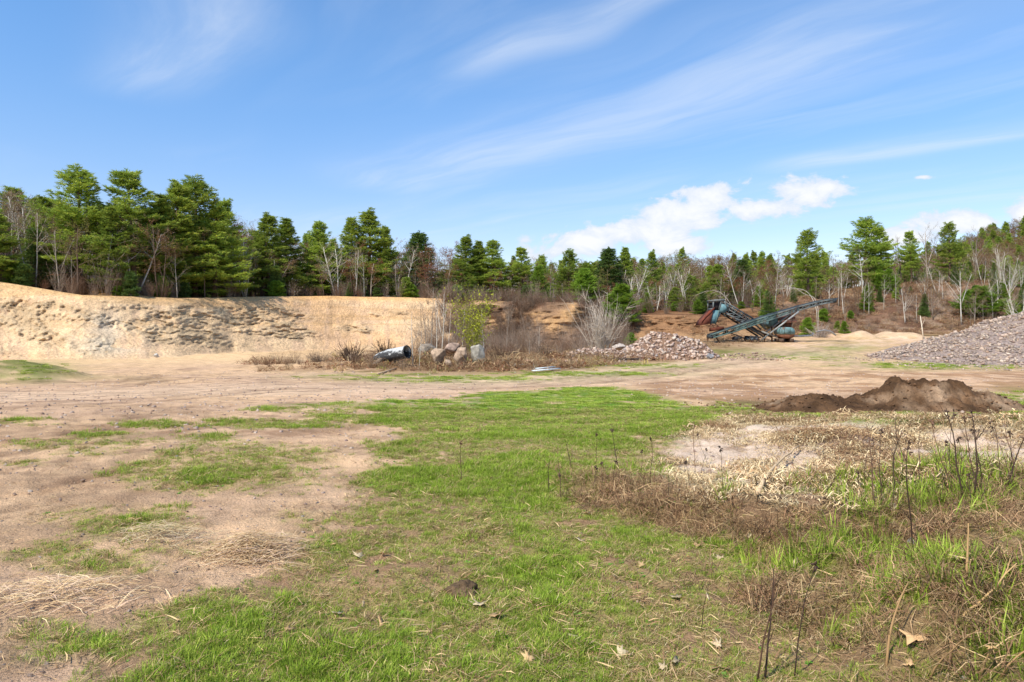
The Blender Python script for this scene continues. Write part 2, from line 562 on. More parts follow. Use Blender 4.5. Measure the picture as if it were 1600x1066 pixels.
# ---------------------------------------------------------------- ground cover masks (where each kind of surface lies)
ROW = np.array([596, 604, 612, 622, 632, 645, 655, 668, 685, 705, 740, 780, 820, 870, 900, 950, 1000, 1066, 1400], float)
LFT = np.array([1000, 940, 800, 690, 600, 560, 575, 610, 605, 585, 560, 520, 495, 450, 380, 240, 170, 110, 50], float)
RGT = np.array([900, 960, 1000, 1040, 1070, 1120, 1150, 1120, 1060, 1010, 1060, 1330, 1700, 2200, 2600, 2600, 2600, 2600, 2600], float)
GELL = [(345, 738, 120, 26, .9), (190, 815, 95, 22, .9), (55, 858, 75, 18, .8), (300, 858, 110, 14, .5), (430, 664, 80, 8, .75), (520, 633, 70, 4, .6),
        (430, 640, 45, 4, .5), (110, 700, 70, 9, .5), (190, 686, 55, 8, .6), (250, 664, 50, 5, .5), (150, 882, 95, 18, .7), (330, 690, 60, 9, .5),
        (60, 660, 50, 5, .3), (470, 820, 40, 20, .6), (90, 1000, 90, 25, .7), (30, 720, 60, 8, .4), (540, 650, 60, 8, .8), (410, 712, 80, 16, .7),
        (1270, 652, 170, 9, .85), (1420, 655, 90, 11, .8), (1590, 640, 60, 20, 1.0), (1130, 640, 70, 8, .6), (1480, 571, 150, 6, .6), (1300, 560, 60, 6, .35),
        (720, 592, 150, 6, .6), (900, 585, 150, 5, .5), (1010, 572, 110, 5, .4), (1160, 552, 80, 8, .35), (1270, 556, 80, 8, .4), (1330, 545, 40, 6, .4),
        (40, 578, 70, 16, .5), (-120, 590, 100, 20, .4), (560, 588, 100, 6, .3)]


def masks(X, Y, Z):
    px, py = topx(X, Y, Z)
    R = np.hypot(X, Y)
    n1 = fbm(X * 0.9, Y * 0.9, 4, 61); n2 = fbm(X * 0.28, Y * 0.28, 3, 71); n3 = fbm(X * 3.1, Y * 3.1, 3, 81)
    wob = 38 * n1 + 14 * n3
    wy = (6 * n1 + 5 * n2) * np.clip((py - 560) / 150, 0.05, 1)
    L = np.interp(py + wy, ROW, LFT) + 10; Rr = np.interp(py + wy, ROW, RGT)
    g = ss(L - 45, L + 45, px + wob) * (1 - ss(Rr - 30, Rr + 30, px + wob * 0.6)) * ss(596, 606, py)
    g = np.where(Y < 1.0, 0.8, g)
    for (cx, cy, rx, ry, w) in GELL:
        q = ((px - cx + wob * 0.5) / rx) ** 2 + ((py - cy + wy) / ry) ** 2
        g = np.maximum(g, w * np.exp(-q * 0.8))
    # wear: brown thin spots inside the turf
    n4 = fbm(X * 7.5, Y * 7.5, 2, 87)
    dens = g * (0.78 + 0.50 * n1 + 0.38 * n3 + .30 * n4) - .07 * (1 - ss(420, 620, px)) * (1 - ss(880, 980, py)) * (py > 600)
    brown = ss(0.25, 0.75, fbm(X * 1.1 + 40, Y * 1.1, 3, 91) + 0.2 * ss(860, 1000, px) * ss(700, 760, py) * (1 - ss(960, 1010, py)))
    dens = dens * (1 - 0.55 * brown * ss(700, 780, py))
    # chips and straw
    mu = ss(985, 1060, px + wob) * ss(642, 664, py + wy) * (1 - ss(0, 22, py - np.interp(px, [1000, 1100, 1200, 1300, 1450, 1600, 1900], [728, 768, 782, 780, 762, 742, 735]) + wy))
    mu = mu * (1 - ss(-30, 30, np.interp(py, [640, 660, 690, 720], [1200, 1120, 1030, 1000]) - px))
    mu = np.where(Y < 14.5, mu, 0)
    # turf bank face, facing the camera
    d = Y - ridgeY(X)
    scarp = ss(0.2, 1.2, X) * (1 - ss(4.4, 5.2, X)) * ss(-1.35, -0.9, d) * (1 - ss(-0.35, 0.1, d))
    hol = ss(.05, .5, fbm(X * 1.7 + 7, Y * 2.4, 3, 19)) * ss(.9, 1.8, X) * (1 - ss(-.2, .5, d)) * ss(1.5, 2.2, Y)  # bank hollows: dead-grass brown that also paints in shadow pockets
    scarp = np.maximum(np.maximum(scarp,   .6 * hol), gauss(X, Y, 2.2, 3.3, 0.65, 0.28, 0.5))
    return px, py, np.clip(dens, 0, 1.3), mu, scarp, n1, n2, n3, g


TRACKS = []      # (polyline in photo pixels, half width m, strength) worn wheel tracks
for k in range(14):
    o = (k - 6.5) * 3.4
    TRACKS.append(([(-60, 618 + o), (180, 612 + o * .8), (420, 600 + o * .55), (640, 600 + o * .35), (800, 603 + o * .25), (960, 590 + o * .3), (1100, 572 + o * .3), (1220, 553 + o * .3), (1330, 537 + o * .2)], 0.20 + 0.05 * (k % 3), 0.5 + 0.3 * (k % 2)))
TRACKS += [([(155, 632), (172, 640), (180, 652), (172, 662), (130, 675)], 0.42, 1.2), ([(200, 634), (215, 640), (208, 650)], 0.38, .9), ([(330, 640), (350, 636), (372, 640)], .4, .8), ([(225, 632), (262, 641), (300, 637)], .35, .7), ([(430, 634), (470, 628), (500, 630)], .3, .7), ([(190, 655), (240, 648), (300, 644)], 0.5, .9),
           ([(0, 712), (60, 700), (160, 690), (330, 668)], 0.16, .8), ([(0, 738), (120, 716), (260, 702)], 0.15, .6), ([(80, 760), (150, 742), (185, 735)], 0.14, .8), ([(300, 664), (380, 660), (560, 644)], 0.2, .5),
           ([(170, 600), (230, 592), (255, 586)], 0.55, .8), ([(200, 604), (260, 594), (300, 590)], 0.5, .7), ([(285, 578), (330, 573), (372, 574)], .7, .6), ([(0, 640), (80, 634), (150, 640)], .35, .7), ([(20, 800), (45, 795)], 0.10, .9),
           ([(1060, 590), (1200, 596), (1320, 596)], 0.2, .9), ([(1050, 606), (1180, 612), (1260, 615)], 0.2, .6), ([(1020, 600), (1120, 588), (1250, 588)], 0.25, .6), ([(1000, 618), (1080, 622), (1200, 628)], .2, .5)]
_tr = []
for pl, w, s in TRACKS:
    pts = np.array([hit(a, b)[:2] for a, b in pl])
    tt = np.linspace(0, len(pts) - 1, len(pts) * 9)
    P = np.stack([np.interp(tt, np.arange(len(pts)), pts[:, k]) for k in (0, 1)], 1)
    for _ in range(2):
        P[1:-1] = (P[:-2] + P[1:-1] + P[2:]) / 3
    _tr.append((P, w, s))


_road = np.array([hit(a, b)[:2] for a, b in ((-300, 632), (0, 622), (300, 612), (560, 606), (760, 601), (900, 591), (1040, 577), (1160, 561), (1260, 546), (1340, 534), (1400, 527))])


def road_field(X, Y):
    best = np.full(len(X), 1e9)
    x = X + .5 * vn(X * .3, Y * .3, 15); y = Y + .5 * vn(X * .3 + 9, Y * .3, 16)
    for i in range(len(_road) - 1):
        a = _road[i]; ab = _road[i + 1] - a
        u = np.clip(((x - a[0]) * ab[0] + (y - a[1]) * ab[1]) / (ab @ ab), 0, 1)
        best = np.minimum(best, (x - a[0] - u * ab[0]) ** 2 + (y - a[1] - u * ab[1]) ** 2)
    return np.exp(-(best / 3.2 ** 2) ** 2)


def track_field(X, Y):
    T = np.zeros_like(X)
    for k, (P, w, s) in enumerate(_tr):
        lo = P.min(0) - 1.0; hi_ = P.max(0) + 1.0
        sel = np.where((X > lo[0]) & (X < hi_[0]) & (Y > lo[1]) & (Y < hi_[1]))[0]
        if not len(sel):
            continue
        x = X[sel] + 0.12 * vn(X[sel] * .7, Y[sel] * .7, 5); y = Y[sel]
        best = np.full(len(sel), 1e9)
        for i in range(len(P) - 1):
            a = P[i]; b = P[i + 1]; ab = b - a
            u = np.clip(((x - a[0]) * ab[0] + (y - a[1]) * ab[1]) / (ab @ ab + 1e-9), 0, 1)
            best = np.minimum(best, (x - a[0] - u * ab[0]) ** 2 + (y - a[1] - u * ab[1]) ** 2)
        br = np.clip(0.75 + 0.8 * vn(x * 0.35 + k * 9, y * 0.35, 44 + k), 0, 1) * np.clip(.8 + .5 * vn(x * 5, y * 5, 48), .3, 1.2)
        T[sel] = np.maximum(T[sel], s * br * np.exp(-best / (w * w)))
    return T


def grid_quads(nr, nc, wrap=False):
    i = np.arange(nr - 1)[:, None]; j = np.arange(nc if wrap else nc - 1)[None, :]
    j2 = (j + 1) % nc
    return np.stack([i * nc + j, i * nc + j2, (i + 1) * nc + j2, (i + 1) * nc + j], -1).reshape(-1, 4)


def build_ground():
    dense = np.linspace(-46, 46, 520)
    coarse = np.linspace(46, 314, 60)[1:-1]
    th = np.radians(np.concatenate([dense, coarse]))
    r = np.concatenate([[0.25, 0.6, 1.0, 1.4], np.exp(np.linspace(math.log(1.7), math.log(24), 400)), np.exp(np.linspace(math.log(24.08), math.log(44), 190)), np.exp(np.linspace(math.log(44.4), math.log(96), 90)), [105, 120, 150, 200, 300, 500, 900, 1800, 4000]])
    RR, TH = np.meshgrid(r, th, indexing='ij')
    X = (RR * np.sin(TH)).ravel(); Y = (RR * np.cos(TH)).ravel()
    Z = floor_z(X, Y)
    far = ss(96, 140, np.hypot(X, Y))
    Z = Z * (1 - far) - 0.6 * far
    tr = track_field(X, Y)
    track_edge = 4 * tr * (1 - np.clip(tr, 0, 1))
    Z = Z - 0.06 * tr + .02 * np.clip(track_edge, 0, 1)
    px, py, dens, mu, scarp, n1, n2, n3, g = masks(X, Y, Z)
    sand = lin(203, 167, 129); pink = lin(198, 163, 131); brown = lin(150, 112, 78); dark = lin(100, 75, 57)
    C = np.tile(sand, (len(X), 1))

    def mixc(C, c, f):
        f = np.clip(f, 0, 1)[:, None]
        return C * (1 - f) + np.asarray(c) * f
    C = mixc(C, pink, ss(-.4, .5, n2))
    C = mixc(C, lin(158, 128, 100), .55 * ss(.05, .6, fbm(X * .8, Y * 1.6, 4, 95)) * ss(640, 670, py))
    C = mixc(C, lin(150, 120, 92), .5 * ss(.15, .6, fbm(X * 4.5, Y * 4.5, 3, 96)))
    C = mixc(C, lin(213, 178, 134), ss(560, 590, py) * 0 + (1 - ss(556, 580, py)) * (1 - ss(700, 800, px)))
    C = mixc(C, brown, 0.75 * ss(930, 1040, px) * ss(572, 586, py) * (1 - ss(640, 662, py)) * ss(-.5, .4, n1 + n2 * .6))
    C = mixc(C, brown, 0.45 * (1 - ss(520, 640, px)) * ss(640, 680, py) * ss(0.0, .6, n1))
    # the travelled way across the yard: paler, packed sand
    C = mixc(C, lin(206, 174, 142), 0.85 * road_field(X, Y))
    C = mixc(C, lin(104, 80, 58), .85 * np.clip(gauss(X, Y, 7.8, 15.5, 4.8, 2.3) * 1.3 - .25 + .35 * n1 + .2 * n3, 0, 1))
    C = mixc(C, dark, 0.85 * tr + 0.35 * ss(.35, .8, n1) * ss(655, 675, py) * (1 - ss(800, 860, py)) * (1 - ss(380, 480, px)))
    # litter of old leaves and dead stems on the overgrown middle ground
    mid = ((.35 * ss(380, 470, px + 60 * n1) + .65 * ss(540, 640, px + 60 * n1)) * (1 - ss(1130, 1230, px)) * (1 - ss(574, 584, py + np.interp(px, [380, 560, 800, 1000, 1130], [4, -8, -8, 8, 22]))))
    C = mixc(C, lin(150, 120, 88), mid * 0.85)
    C = mixc(C, lin(120, 88, 62), mid * ss(-.1, .6, n1) * .7)
    C = mixc(C, lin(178, 148, 100), 0.7 * ss(1150, 1260, px) * (1 - ss(540, 556, py)) * ss(515, 522, py) * ss(-.3, .4, n1))
    C = mixc(C, lin(196, 166, 132), 0.9 * ss(1320, 1345, px) * (1 - ss(524, 530, py)) * (1 - ss(1440, 1460, px)))
    C = mixc(C, lin(168, 148, 140), 0.9 * ss(1420, 1480, px) * ss(548, 560, py) * (1 - ss(566, 574, py)))
    # chips
    C = mixc(C, lin(214, 188, 162), mu)
    C = mixc(C, lin(150, 120, 94), mu * ss(0.0, .6, n1 + .6 * n3) * .8)
    C = mixc(C, lin(122, 94, 70), mu * ss(.3, .7, fbm(X * 2.6, Y * 2.6, 4, 99)) * .7)
    # turf base: olive moss, thatch and brown earth
    gg = np.clip(dens * 1.15, 0, 1)
    turf = np.tile(lin(124, 134, 54), (len(X), 1))
    turf = mixc(turf, lin(146, 122, 80), ss(0.1, .8, n3 + .5 * n1) * .85)
    turf = mixc(turf, lin(84, 126, 30), (1 - ss(640, 780, py)) * .8 + .2 * ss(-.2, .5, n2))
    f = gg[:, None]
    C = C * (1 - f) + turf * f
    C = mixc(C, lin(132, 100, 72), 0.75 * np.clip(g - dens, 0, 1) * ss(700, 780, py))
    C = mixc(C, lin(112, 86, 62), scarp * .7)  # brown bank face; its hollows are darkened as painted shadow pockets
    C = mixc(C, lin(90, 100, 40), gauss(X, Y, -21.8, 29.0, 4.0, 2.2) * .8 * ss(-.5, .3, n1))
    mb = MB()
    V = np.stack([X, Y, Z], 1)
    nr, nc = RR.shape
    Vc = np.vstack([V, [[0, 0, floor_z(0.0, 0.0)]]])
    Cc = np.vstack([C, C[:1]])
    T = [(j, nr * nc, (j + 1) % nc) for j in range(nc)]
    mb.add(Vc, np.array(T)[:, ::-1], grid_quads(nr, nc, True)[:, ::-1], Cc)
    o = ob('ground', mb.mesh('ground', M_GROUND, True))
    tag(o, kind='structure')
    return o


build_ground()

ROUGH = [(30, 495, 110, 42), (60, 525, 80, 26), (165, 535, 60, 28), (130, 500, 60, 20), (270, 505, 90, 34), (300, 525, 60, 22), (375, 495, 80, 30), (430, 510, 60, 24), (470, 520, 40, 14), (555, 512, 60, 12), (600, 490, 60, 8), (250, 530, 40, 14), (200, 480, 60, 14)]
SANDY = [(885, 492, 16, 22), (780, 505, 30, 10), (860, 505, 40, 9), (890, 478, 8, 16), (835, 490, 20, 5)]


def build_bank():
    pxs = np.concatenate([np.linspace(-1500, -80, 50), np.linspace(-70, 1670, 800), np.linspace(1690, 2700, 40)])
    vf = np.linspace(0, 1, 105)
    bk = np.concatenate([np.linspace(0.15, 6, 26), np.exp(np.linspace(math.log(6.6), math.log(420), 46))])
    PX, VV = np.meshgrid(pxs, vf, indexing='xy')
    ty, cy = toeY(PX), creY(PX)
    t = (PX - 800) / F
    ty = ty - 0.7 + 1.0 * fbm(PX * .012, PX * 0, 3, 101)
    cy = cy + 0.8 * fbm(PX * .012, PX * 0, 2, 111)
    Yf = ty + (cy - ty) * VV
    zt = floor_z(t * ty, ty) - 0.08
    zcr = plateau_z(t * cy, cy)
    Zf = zt + (zcr - zt) * prof(VV)
    Xf = t * Yf
    px, py = topx(Xf, Yf, Zf)
    sandy = 1 - ss(690, 790, PX)
    s = PX * 0.065 * 1.0
    rough = np.zeros_like(PX)
    for (cx, c_y, rx, ry) in ROUGH:
        rough = np.maximum(rough, np.exp(-(((px - cx) / rx) ** 2 + ((py - c_y) / ry) ** 2) * 1.1))
    rough = ss(.15, 1.05, rough * 1.1 + 0.75 * fbm(s * .3 + .6 * Zf, Zf * .55, 5, 121)) * sandy
    env = np.minimum(np.sin(np.pi * np.clip(VV, 0, 1)) ** 0.5 * 1.1, 1) * (1 - ss(.93, 1, VV))
    led = 1 - np.abs(fbm(s * .28 + .7 * Zf, Zf * 1.5 + 1.2 * fbm(s * .25, Zf * .4, 3, 133), 5, 131)) * 2.0   # layered cracks
    led = np.clip(led, 0, 1) ** 3
    fine = fbm(s * 1.1, Zf * 2.6, 4, 141)
    gul = fbm(s * .9, Zf * .12, 3, 151)
    vfine = fbm(s * 3.2, Zf * 6.0, 3, 143)
    fan = np.abs(fbm(s * .10 + .08 * Zf, Zf * .05, 2, 145)) * (1 - VV)       # slumped fans at the foot
    dY = -env * (rough * (.65 + .35 * ss(60, 200, PX)) * (0.18 - 0.32 * led + 0.24 * fine + 0.16 * vfine) + sandy * (0.9 * fan + 0.22 * fbm(s * .2, Zf * .3, 3, 161) + 0.05 * gul + 0.05 * fine + .025 * vfine))
    # a thin cut step below the top lip of the sand
    step = 0.22 * np.tanh(8 * (VV - 0.80 - 0.05 * fbm(s * .12, s * 0, 3, 171)))
    dY = dY - sandy * env * step * ss(-.2, .4, fbm(s * .1, s * 0 + 3, 2, 181))
    earth = ss(975, 1000, PX) * (1 - ss(1150, 1210, PX))
    dY = dY - earth * env * (0.9 * np.tanh(6 * (VV - .72 + .12 * fbm(s * .3, s * 0, 3, 191))) + .4 * fine)
    brush = ss(680, 760, PX) * (1 - ss(975, 1000, PX))
    dY = dY - brush * env * (3.4 * fbm(s * .16, Zf * .12, 3, 201) + .5 * fine)
    slope_r = ss(1180, 1260, PX)
    dY = dY - slope_r * env * (1.4 * fbm(s * .12, Zf * .2, 3, 211) + .35 * fine)
    Yf = Yf + dY
    Xf = t * Yf
    Xb = []; Yb = []; Zb = []
    for b in bk:
        yb = cy[0] + b
        xb = t[0] * yb
        zb = plateau_z(xb, np.maximum(yb, creY(pxs)))
        Xb.append(xb); Yb.append(yb); Zb.append(zb)
    X = np.vstack([Xf] + [x[None] for x in Xb]); Y = np.vstack([Yf] + [x[None] for x in Yb]); Z = np.vstack([Zf] + [x[None] for x in Zb])
    Z[-1] -= 8
    nr, nc = X.shape
    # colours of sand, clay, earth and leaf litter
    PXa = np.vstack([PX, np.tile(pxs, (len(bk), 1))])
    VVa = np.vstack([VV, np.tile((1 + bk)[:, None], (1, nc))])
    pad = np.zeros((len(bk), nc))
    rougha = np.vstack([rough, pad]); fina = np.vstack([fine, pad]); leda = np.vstack([led, pad])
    px, py = topx(X, Y, Z)
    sx = PXa * .065
    n1 = fbm(sx * .3, Z * .8 + Y * .1, 4, 221); n2 = fbm(sx * .08, Z * .3 + Y * .05, 3, 231)

    def mixc(C, c, f):
        f = np.clip(f, 0, 1)[..., None]
        return C * (1 - f) + np.asarray(c) * f
    C = np.tile(lin(218, 184, 142), (nr, nc, 1))
    C = mixc(C, lin(208, 168, 124), ss(-.3, .5, n2))
    C = mixc(C, lin(196, 162, 130), .6 * ss(.0, .5, fbm(sx * 1.6, Z * .35, 4, 267)))
    strat = fbm(sx * .05, Z * 3.0 + .3 * fbm(sx * .2, Z * .2, 2, 5), 3, 241)
    C = mixc(C, lin(196, 156, 106), .5 * ss(.1, .6, strat) * ss(.4, .6, VVa))
    C = mixc(C, lin(214, 160, 92), ss(.78, .95, VVa) * ss(380, 520, PXa) * .5)
    C = mixc(C, lin(206, 164, 110), ss(.8, .95, VVa) * (1 - ss(380, 520, PXa)) * .6)
    C = mixc(C, lin(198, 170, 132), rougha * ss(-.6, .3, fina + n1))
    C = mixc(C, lin(160, 132, 98), rougha * leda * .8)
    C = mixc(C, lin(180, 152, 116), rougha * ss(0.1, .6, -fina + .4 * n1) * .7)
    C = mixc(C, lin(188, 174, 150), .7 * np.exp(-(((px - 165) / 60) ** 2 + ((py - 540) / 18) ** 2)) * ss(-.2, .4, fina + n1))
    C = mixc(C, lin(206, 186, 158), .8 * np.exp(-(((px - 165) / 30) ** 2 + ((py - 510) / 22) ** 2)))
    # overgrown bank in the middle
    mid = ss(690, 790, PXa + 60 * n1) * (1 - ss(975, 1010, PXa))
    C = mixc(C, lin(130, 102, 78), mid)
    C = mixc(C, lin(104, 76, 58), mid * ss(-.3, .4, n1))
    for (cx, c_y, rx, ry) in SANDY:
        C = mixc(C, lin(186, 146, 100), np.exp(-(((px - cx + 14 * n1) / rx) ** 2 + ((py - c_y + 5 * n1) / ry) ** 2) * 1.2) * .85)
    e2 = ss(975, 1010, PXa) * (1 - ss(1170, 1230, PXa))
    C = mixc(C, lin(138, 104, 74), e2)
    C = mixc(C, lin(104, 72, 50), e2 * ss(-.1, .4, strat))
    C = mixc(C, lin(164, 130, 94), e2 * (1 - ss(.2, .5, VVa)))
    r2 = ss(1180, 1250, PXa)
    C = mixc(C, lin(126, 97, 76), r2)
    C = mixc(C, lin(98, 70, 54), r2 * ss(-.2, .4, n1) * .8)
    C = mixc(C, lin(150, 128, 104), r2 * ss(.1, .6, fbm(sx * .9, Z * 1.4 + Y * .3, 3, 263)) * .6)
    C = mixc(C, lin(160, 132, 92), r2 * (1 - ss(.0, .18, VVa)) * .8)
    C = mixc(C, lin(136, 128, 118), .7 * np.exp(-(((px - 1495) / 40) ** 2 + ((py - 475) / 16) ** 2)))
    # forest floor
    ff = ss(1.6, 4.5, VVa + 1.4 * n1)
    C = mixc(C, lin(104, 72, 48), ff * .95)
    C = mixc(C, lin(76, 62, 36), ff * ss(-.2, .5, n1) * .6)
    C = mixc(C, lin(112, 74, 54), .85 * np.exp(-(((px - 120) / 60) ** 2 + ((py - 440) / 12) ** 2)) * ss(1.4, 2.5, VVa))
    C = mixc(C, lin(204, 150, 84), .9 * np.exp(-(((px - 180) / 45) ** 2 + ((py - 453) / 7) ** 2)))
    mb = MB()
    mb.add(np.stack([X, Y, Z], -1).reshape(-1, 3), None, grid_quads(nr, nc), C.reshape(-1, 3))
    o = ob('terrain', mb.mesh('terrain', M_BANK, True))
    tag(o, kind='structure')


build_bank()

# ---------------------------------------------------------------- tree and shrub builders
def rnd(a, b): return random.uniform(a, b)


def needle_stars(mb, pts, dirs, n, L, w, cols, rng):
    """small sprays of needles: n slim triangles fanning out at every point"""
    pts = np.asarray(pts); dirs = np.asarray(dirs); m = len(pts)
    d = dirs[:, None, :] * 0.85 + rng.normal(0, 0.55, (m, n, 3)) * np.array([1, 1, .55]) + np.array([0, 0, 0.16])
    d /= np.linalg.norm(d, axis=2)[..., None] + 1e-9
    r = rng.normal(0, 1, (m, n, 3)); s = np.cross(d, r); s /= np.linalg.norm(s, axis=2)[..., None] + 1e-9
    ln = L * rng.uniform(.65, 1.25, (m, n, 1)); ww = w * rng.uniform(.7, 1.3, (m, n, 1))
    base = pts[:, None, :] + rng.normal(0, 0.05, (m, n, 3)) * np.array([1, 1, .6])
    P = np.stack([base - s * ww * .5, base + s * ww * .5, base + d * ln], 2).reshape(-1, 3, 3)
    c = np.repeat(cols, n, axis=0) * rng.uniform(.75, 1.3, (m * n, 1))
    mb.tris(P, c)


PINE_A = lin(138, 162, 62); PINE_B = lin(110, 140, 58); PINE_C = lin(176, 184, 78)


def pine(seed, H=11.0, R=2.6, start=0.12, style='full', colr=(PINE_B, PINE_A, PINE_C), dens=1.0):
    rng = np.random.default_rng(seed)
    tr = MB(); cr = MB()
    k = 12
    hz = np.linspace(0, H * .985, k)
    lean = rng.normal(0, .012 * H, 2)
    tx = lean[0] * (hz / H) ** 2 + .05 * np.sin(hz * .8 + seed); ty = lean[1] * (hz / H) ** 2 + .05 * np.cos(hz * .7 + seed)
    rad = 0.016 * H * (1 - hz / H) ** .8 + .015
    rad[0] *= 1.35
    bark = lin(112, 92, 76)
    tr.tube(np.stack([tx, ty, hz - 0.25 * (hz == 0)], 1), rad, 7, bark * rng.uniform(.9, 1.1))
    z = start * H
    pts = []; drs = []; cc = []
    while z < H * .97:
        f = (z - start * H) / (H - start * H)
        if style == 'full':
            prof_ = (1 - f) ** (1.1 if H > 6 else 1.25) * (0.6 + .4 * min(1, f * 5)) * 1.12 + .035
        elif style == 'gappy':
            prof_ = (1 - f) ** 1.0 * (0.55 + .45 * min(1, f * 3)) * 1.1 + .045
        else:
            prof_ = (1 - f) ** .9 + .04
        nb = rng.integers(4, 7) if style != 'spruce' else rng.integers(5, 8)
        a0 = rng.uniform(0, 6.28)
        for b in range(nb):
            if style == 'gappy' and f < .75 and rng.random() < .14:
                continue
            az = a0 + b * 6.283 / nb + rng.normal(0, .25)
            Lb = R * prof_ * rng.uniform(.38, 1.32) * (1.25 if (style == 'gappy' and rng.random() < .15) else 1)
            if style == 'spruce':
                el0 = -.10 - .30 * (1 - f) + rng.normal(0, .08); curl = .30
            else:
                el0 = .0 + .85 * f ** 1.6 + rng.normal(0, .13); curl = .20
            u = np.linspace(0, 1, 6)
            rr = u * Lb
            zb = z + (rng.normal(0, .13) if style != 'spruce' and H > 4 else 0)
            zz = zb + rr * math.tan(el0) + curl * Lb * u ** 2.2 - .10 * Lb * u * (1 - f)
            cx = np.interp(z, hz, tx); cy = np.interp(z, hz, ty)
            P = np.stack([cx + rr * math.cos(az), cy + rr * math.sin(az), zz], 1)
            tr.tube(P, np.linspace(.022 * Lb ** .5 + .008, .006, 6), 3, bark * .9, cap=False)
            hue = rng.random()
            base = colr[0] * (1 - hue) + colr[1] * hue
            nsub = int((5.5 + 5.8 * Lb) * dens)
            for q in range(nsub):
                uu = (.22 if style != 'spruce' else .10) + .78 * (q + rng.random()) / nsub
                p0 = np.array([np.interp(uu, u, P[:, i]) for i in range(3)])
                side = 1 if q % 2 else -1
                sl = Lb * (1 - uu) * .55 + .22
                da = az + side * rng.uniform(.5, 1.1)
                for w in np.linspace(.25, 1, max(2, int(sl / .21))):
                    pp = p0 + np.array([math.cos(da) * sl * w, math.sin(da) * sl * w, .10 * sl * w + rng.normal(0, .05)])
                    pts.append(pp); drs.append((math.cos(da), math.sin(da), .25))
                    cc.append(base * .9 + .1 * colr[2] + (colr[2] - base) * (.55 * rng.random() if w > .7 else 0.15 * rng.random()))
            pts.append(P[-1]); drs.append((math.cos(az), math.sin(az), .4)); cc.append(colr[2])
        z += max(.16, (rng.uniform(.34, .62) if style != 'spruce' else rng.uniform(.22, .34)) * H / 11) * (1.7 if H < 4 else 1) * (1.0 if style == 'spruce' else 1.1 - .6 * max(0, f))
    for e in range(9):      # leader
        pts.append((tx[-1], ty[-1], H * (.90 + .012 * e))); drs.append((0, 0, 1)); cc.append(colr[1])
    if style == 'gappy':    # dead snags low on the trunk
        for e in range(10):
            zb = rng.uniform(.12, start + .1) * H; az = rng.uniform(0, 6.28); L = rng.uniform(.4, 1.3)
            tr.tube([(0, 0, zb), (math.cos(az) * L, math.sin(az) * L, zb + rng.uniform(-.1, .3))], [.02, .006], 3, bark, cap=False)
    needle_stars(cr, pts, drs, 8, .25 if style != 'spruce' else .18, .058, np.array(cc), rng)
    return tr.mesh('pine_trunk', M_BARK, True), cr.mesh('pine_crown', M_NEEDLE)


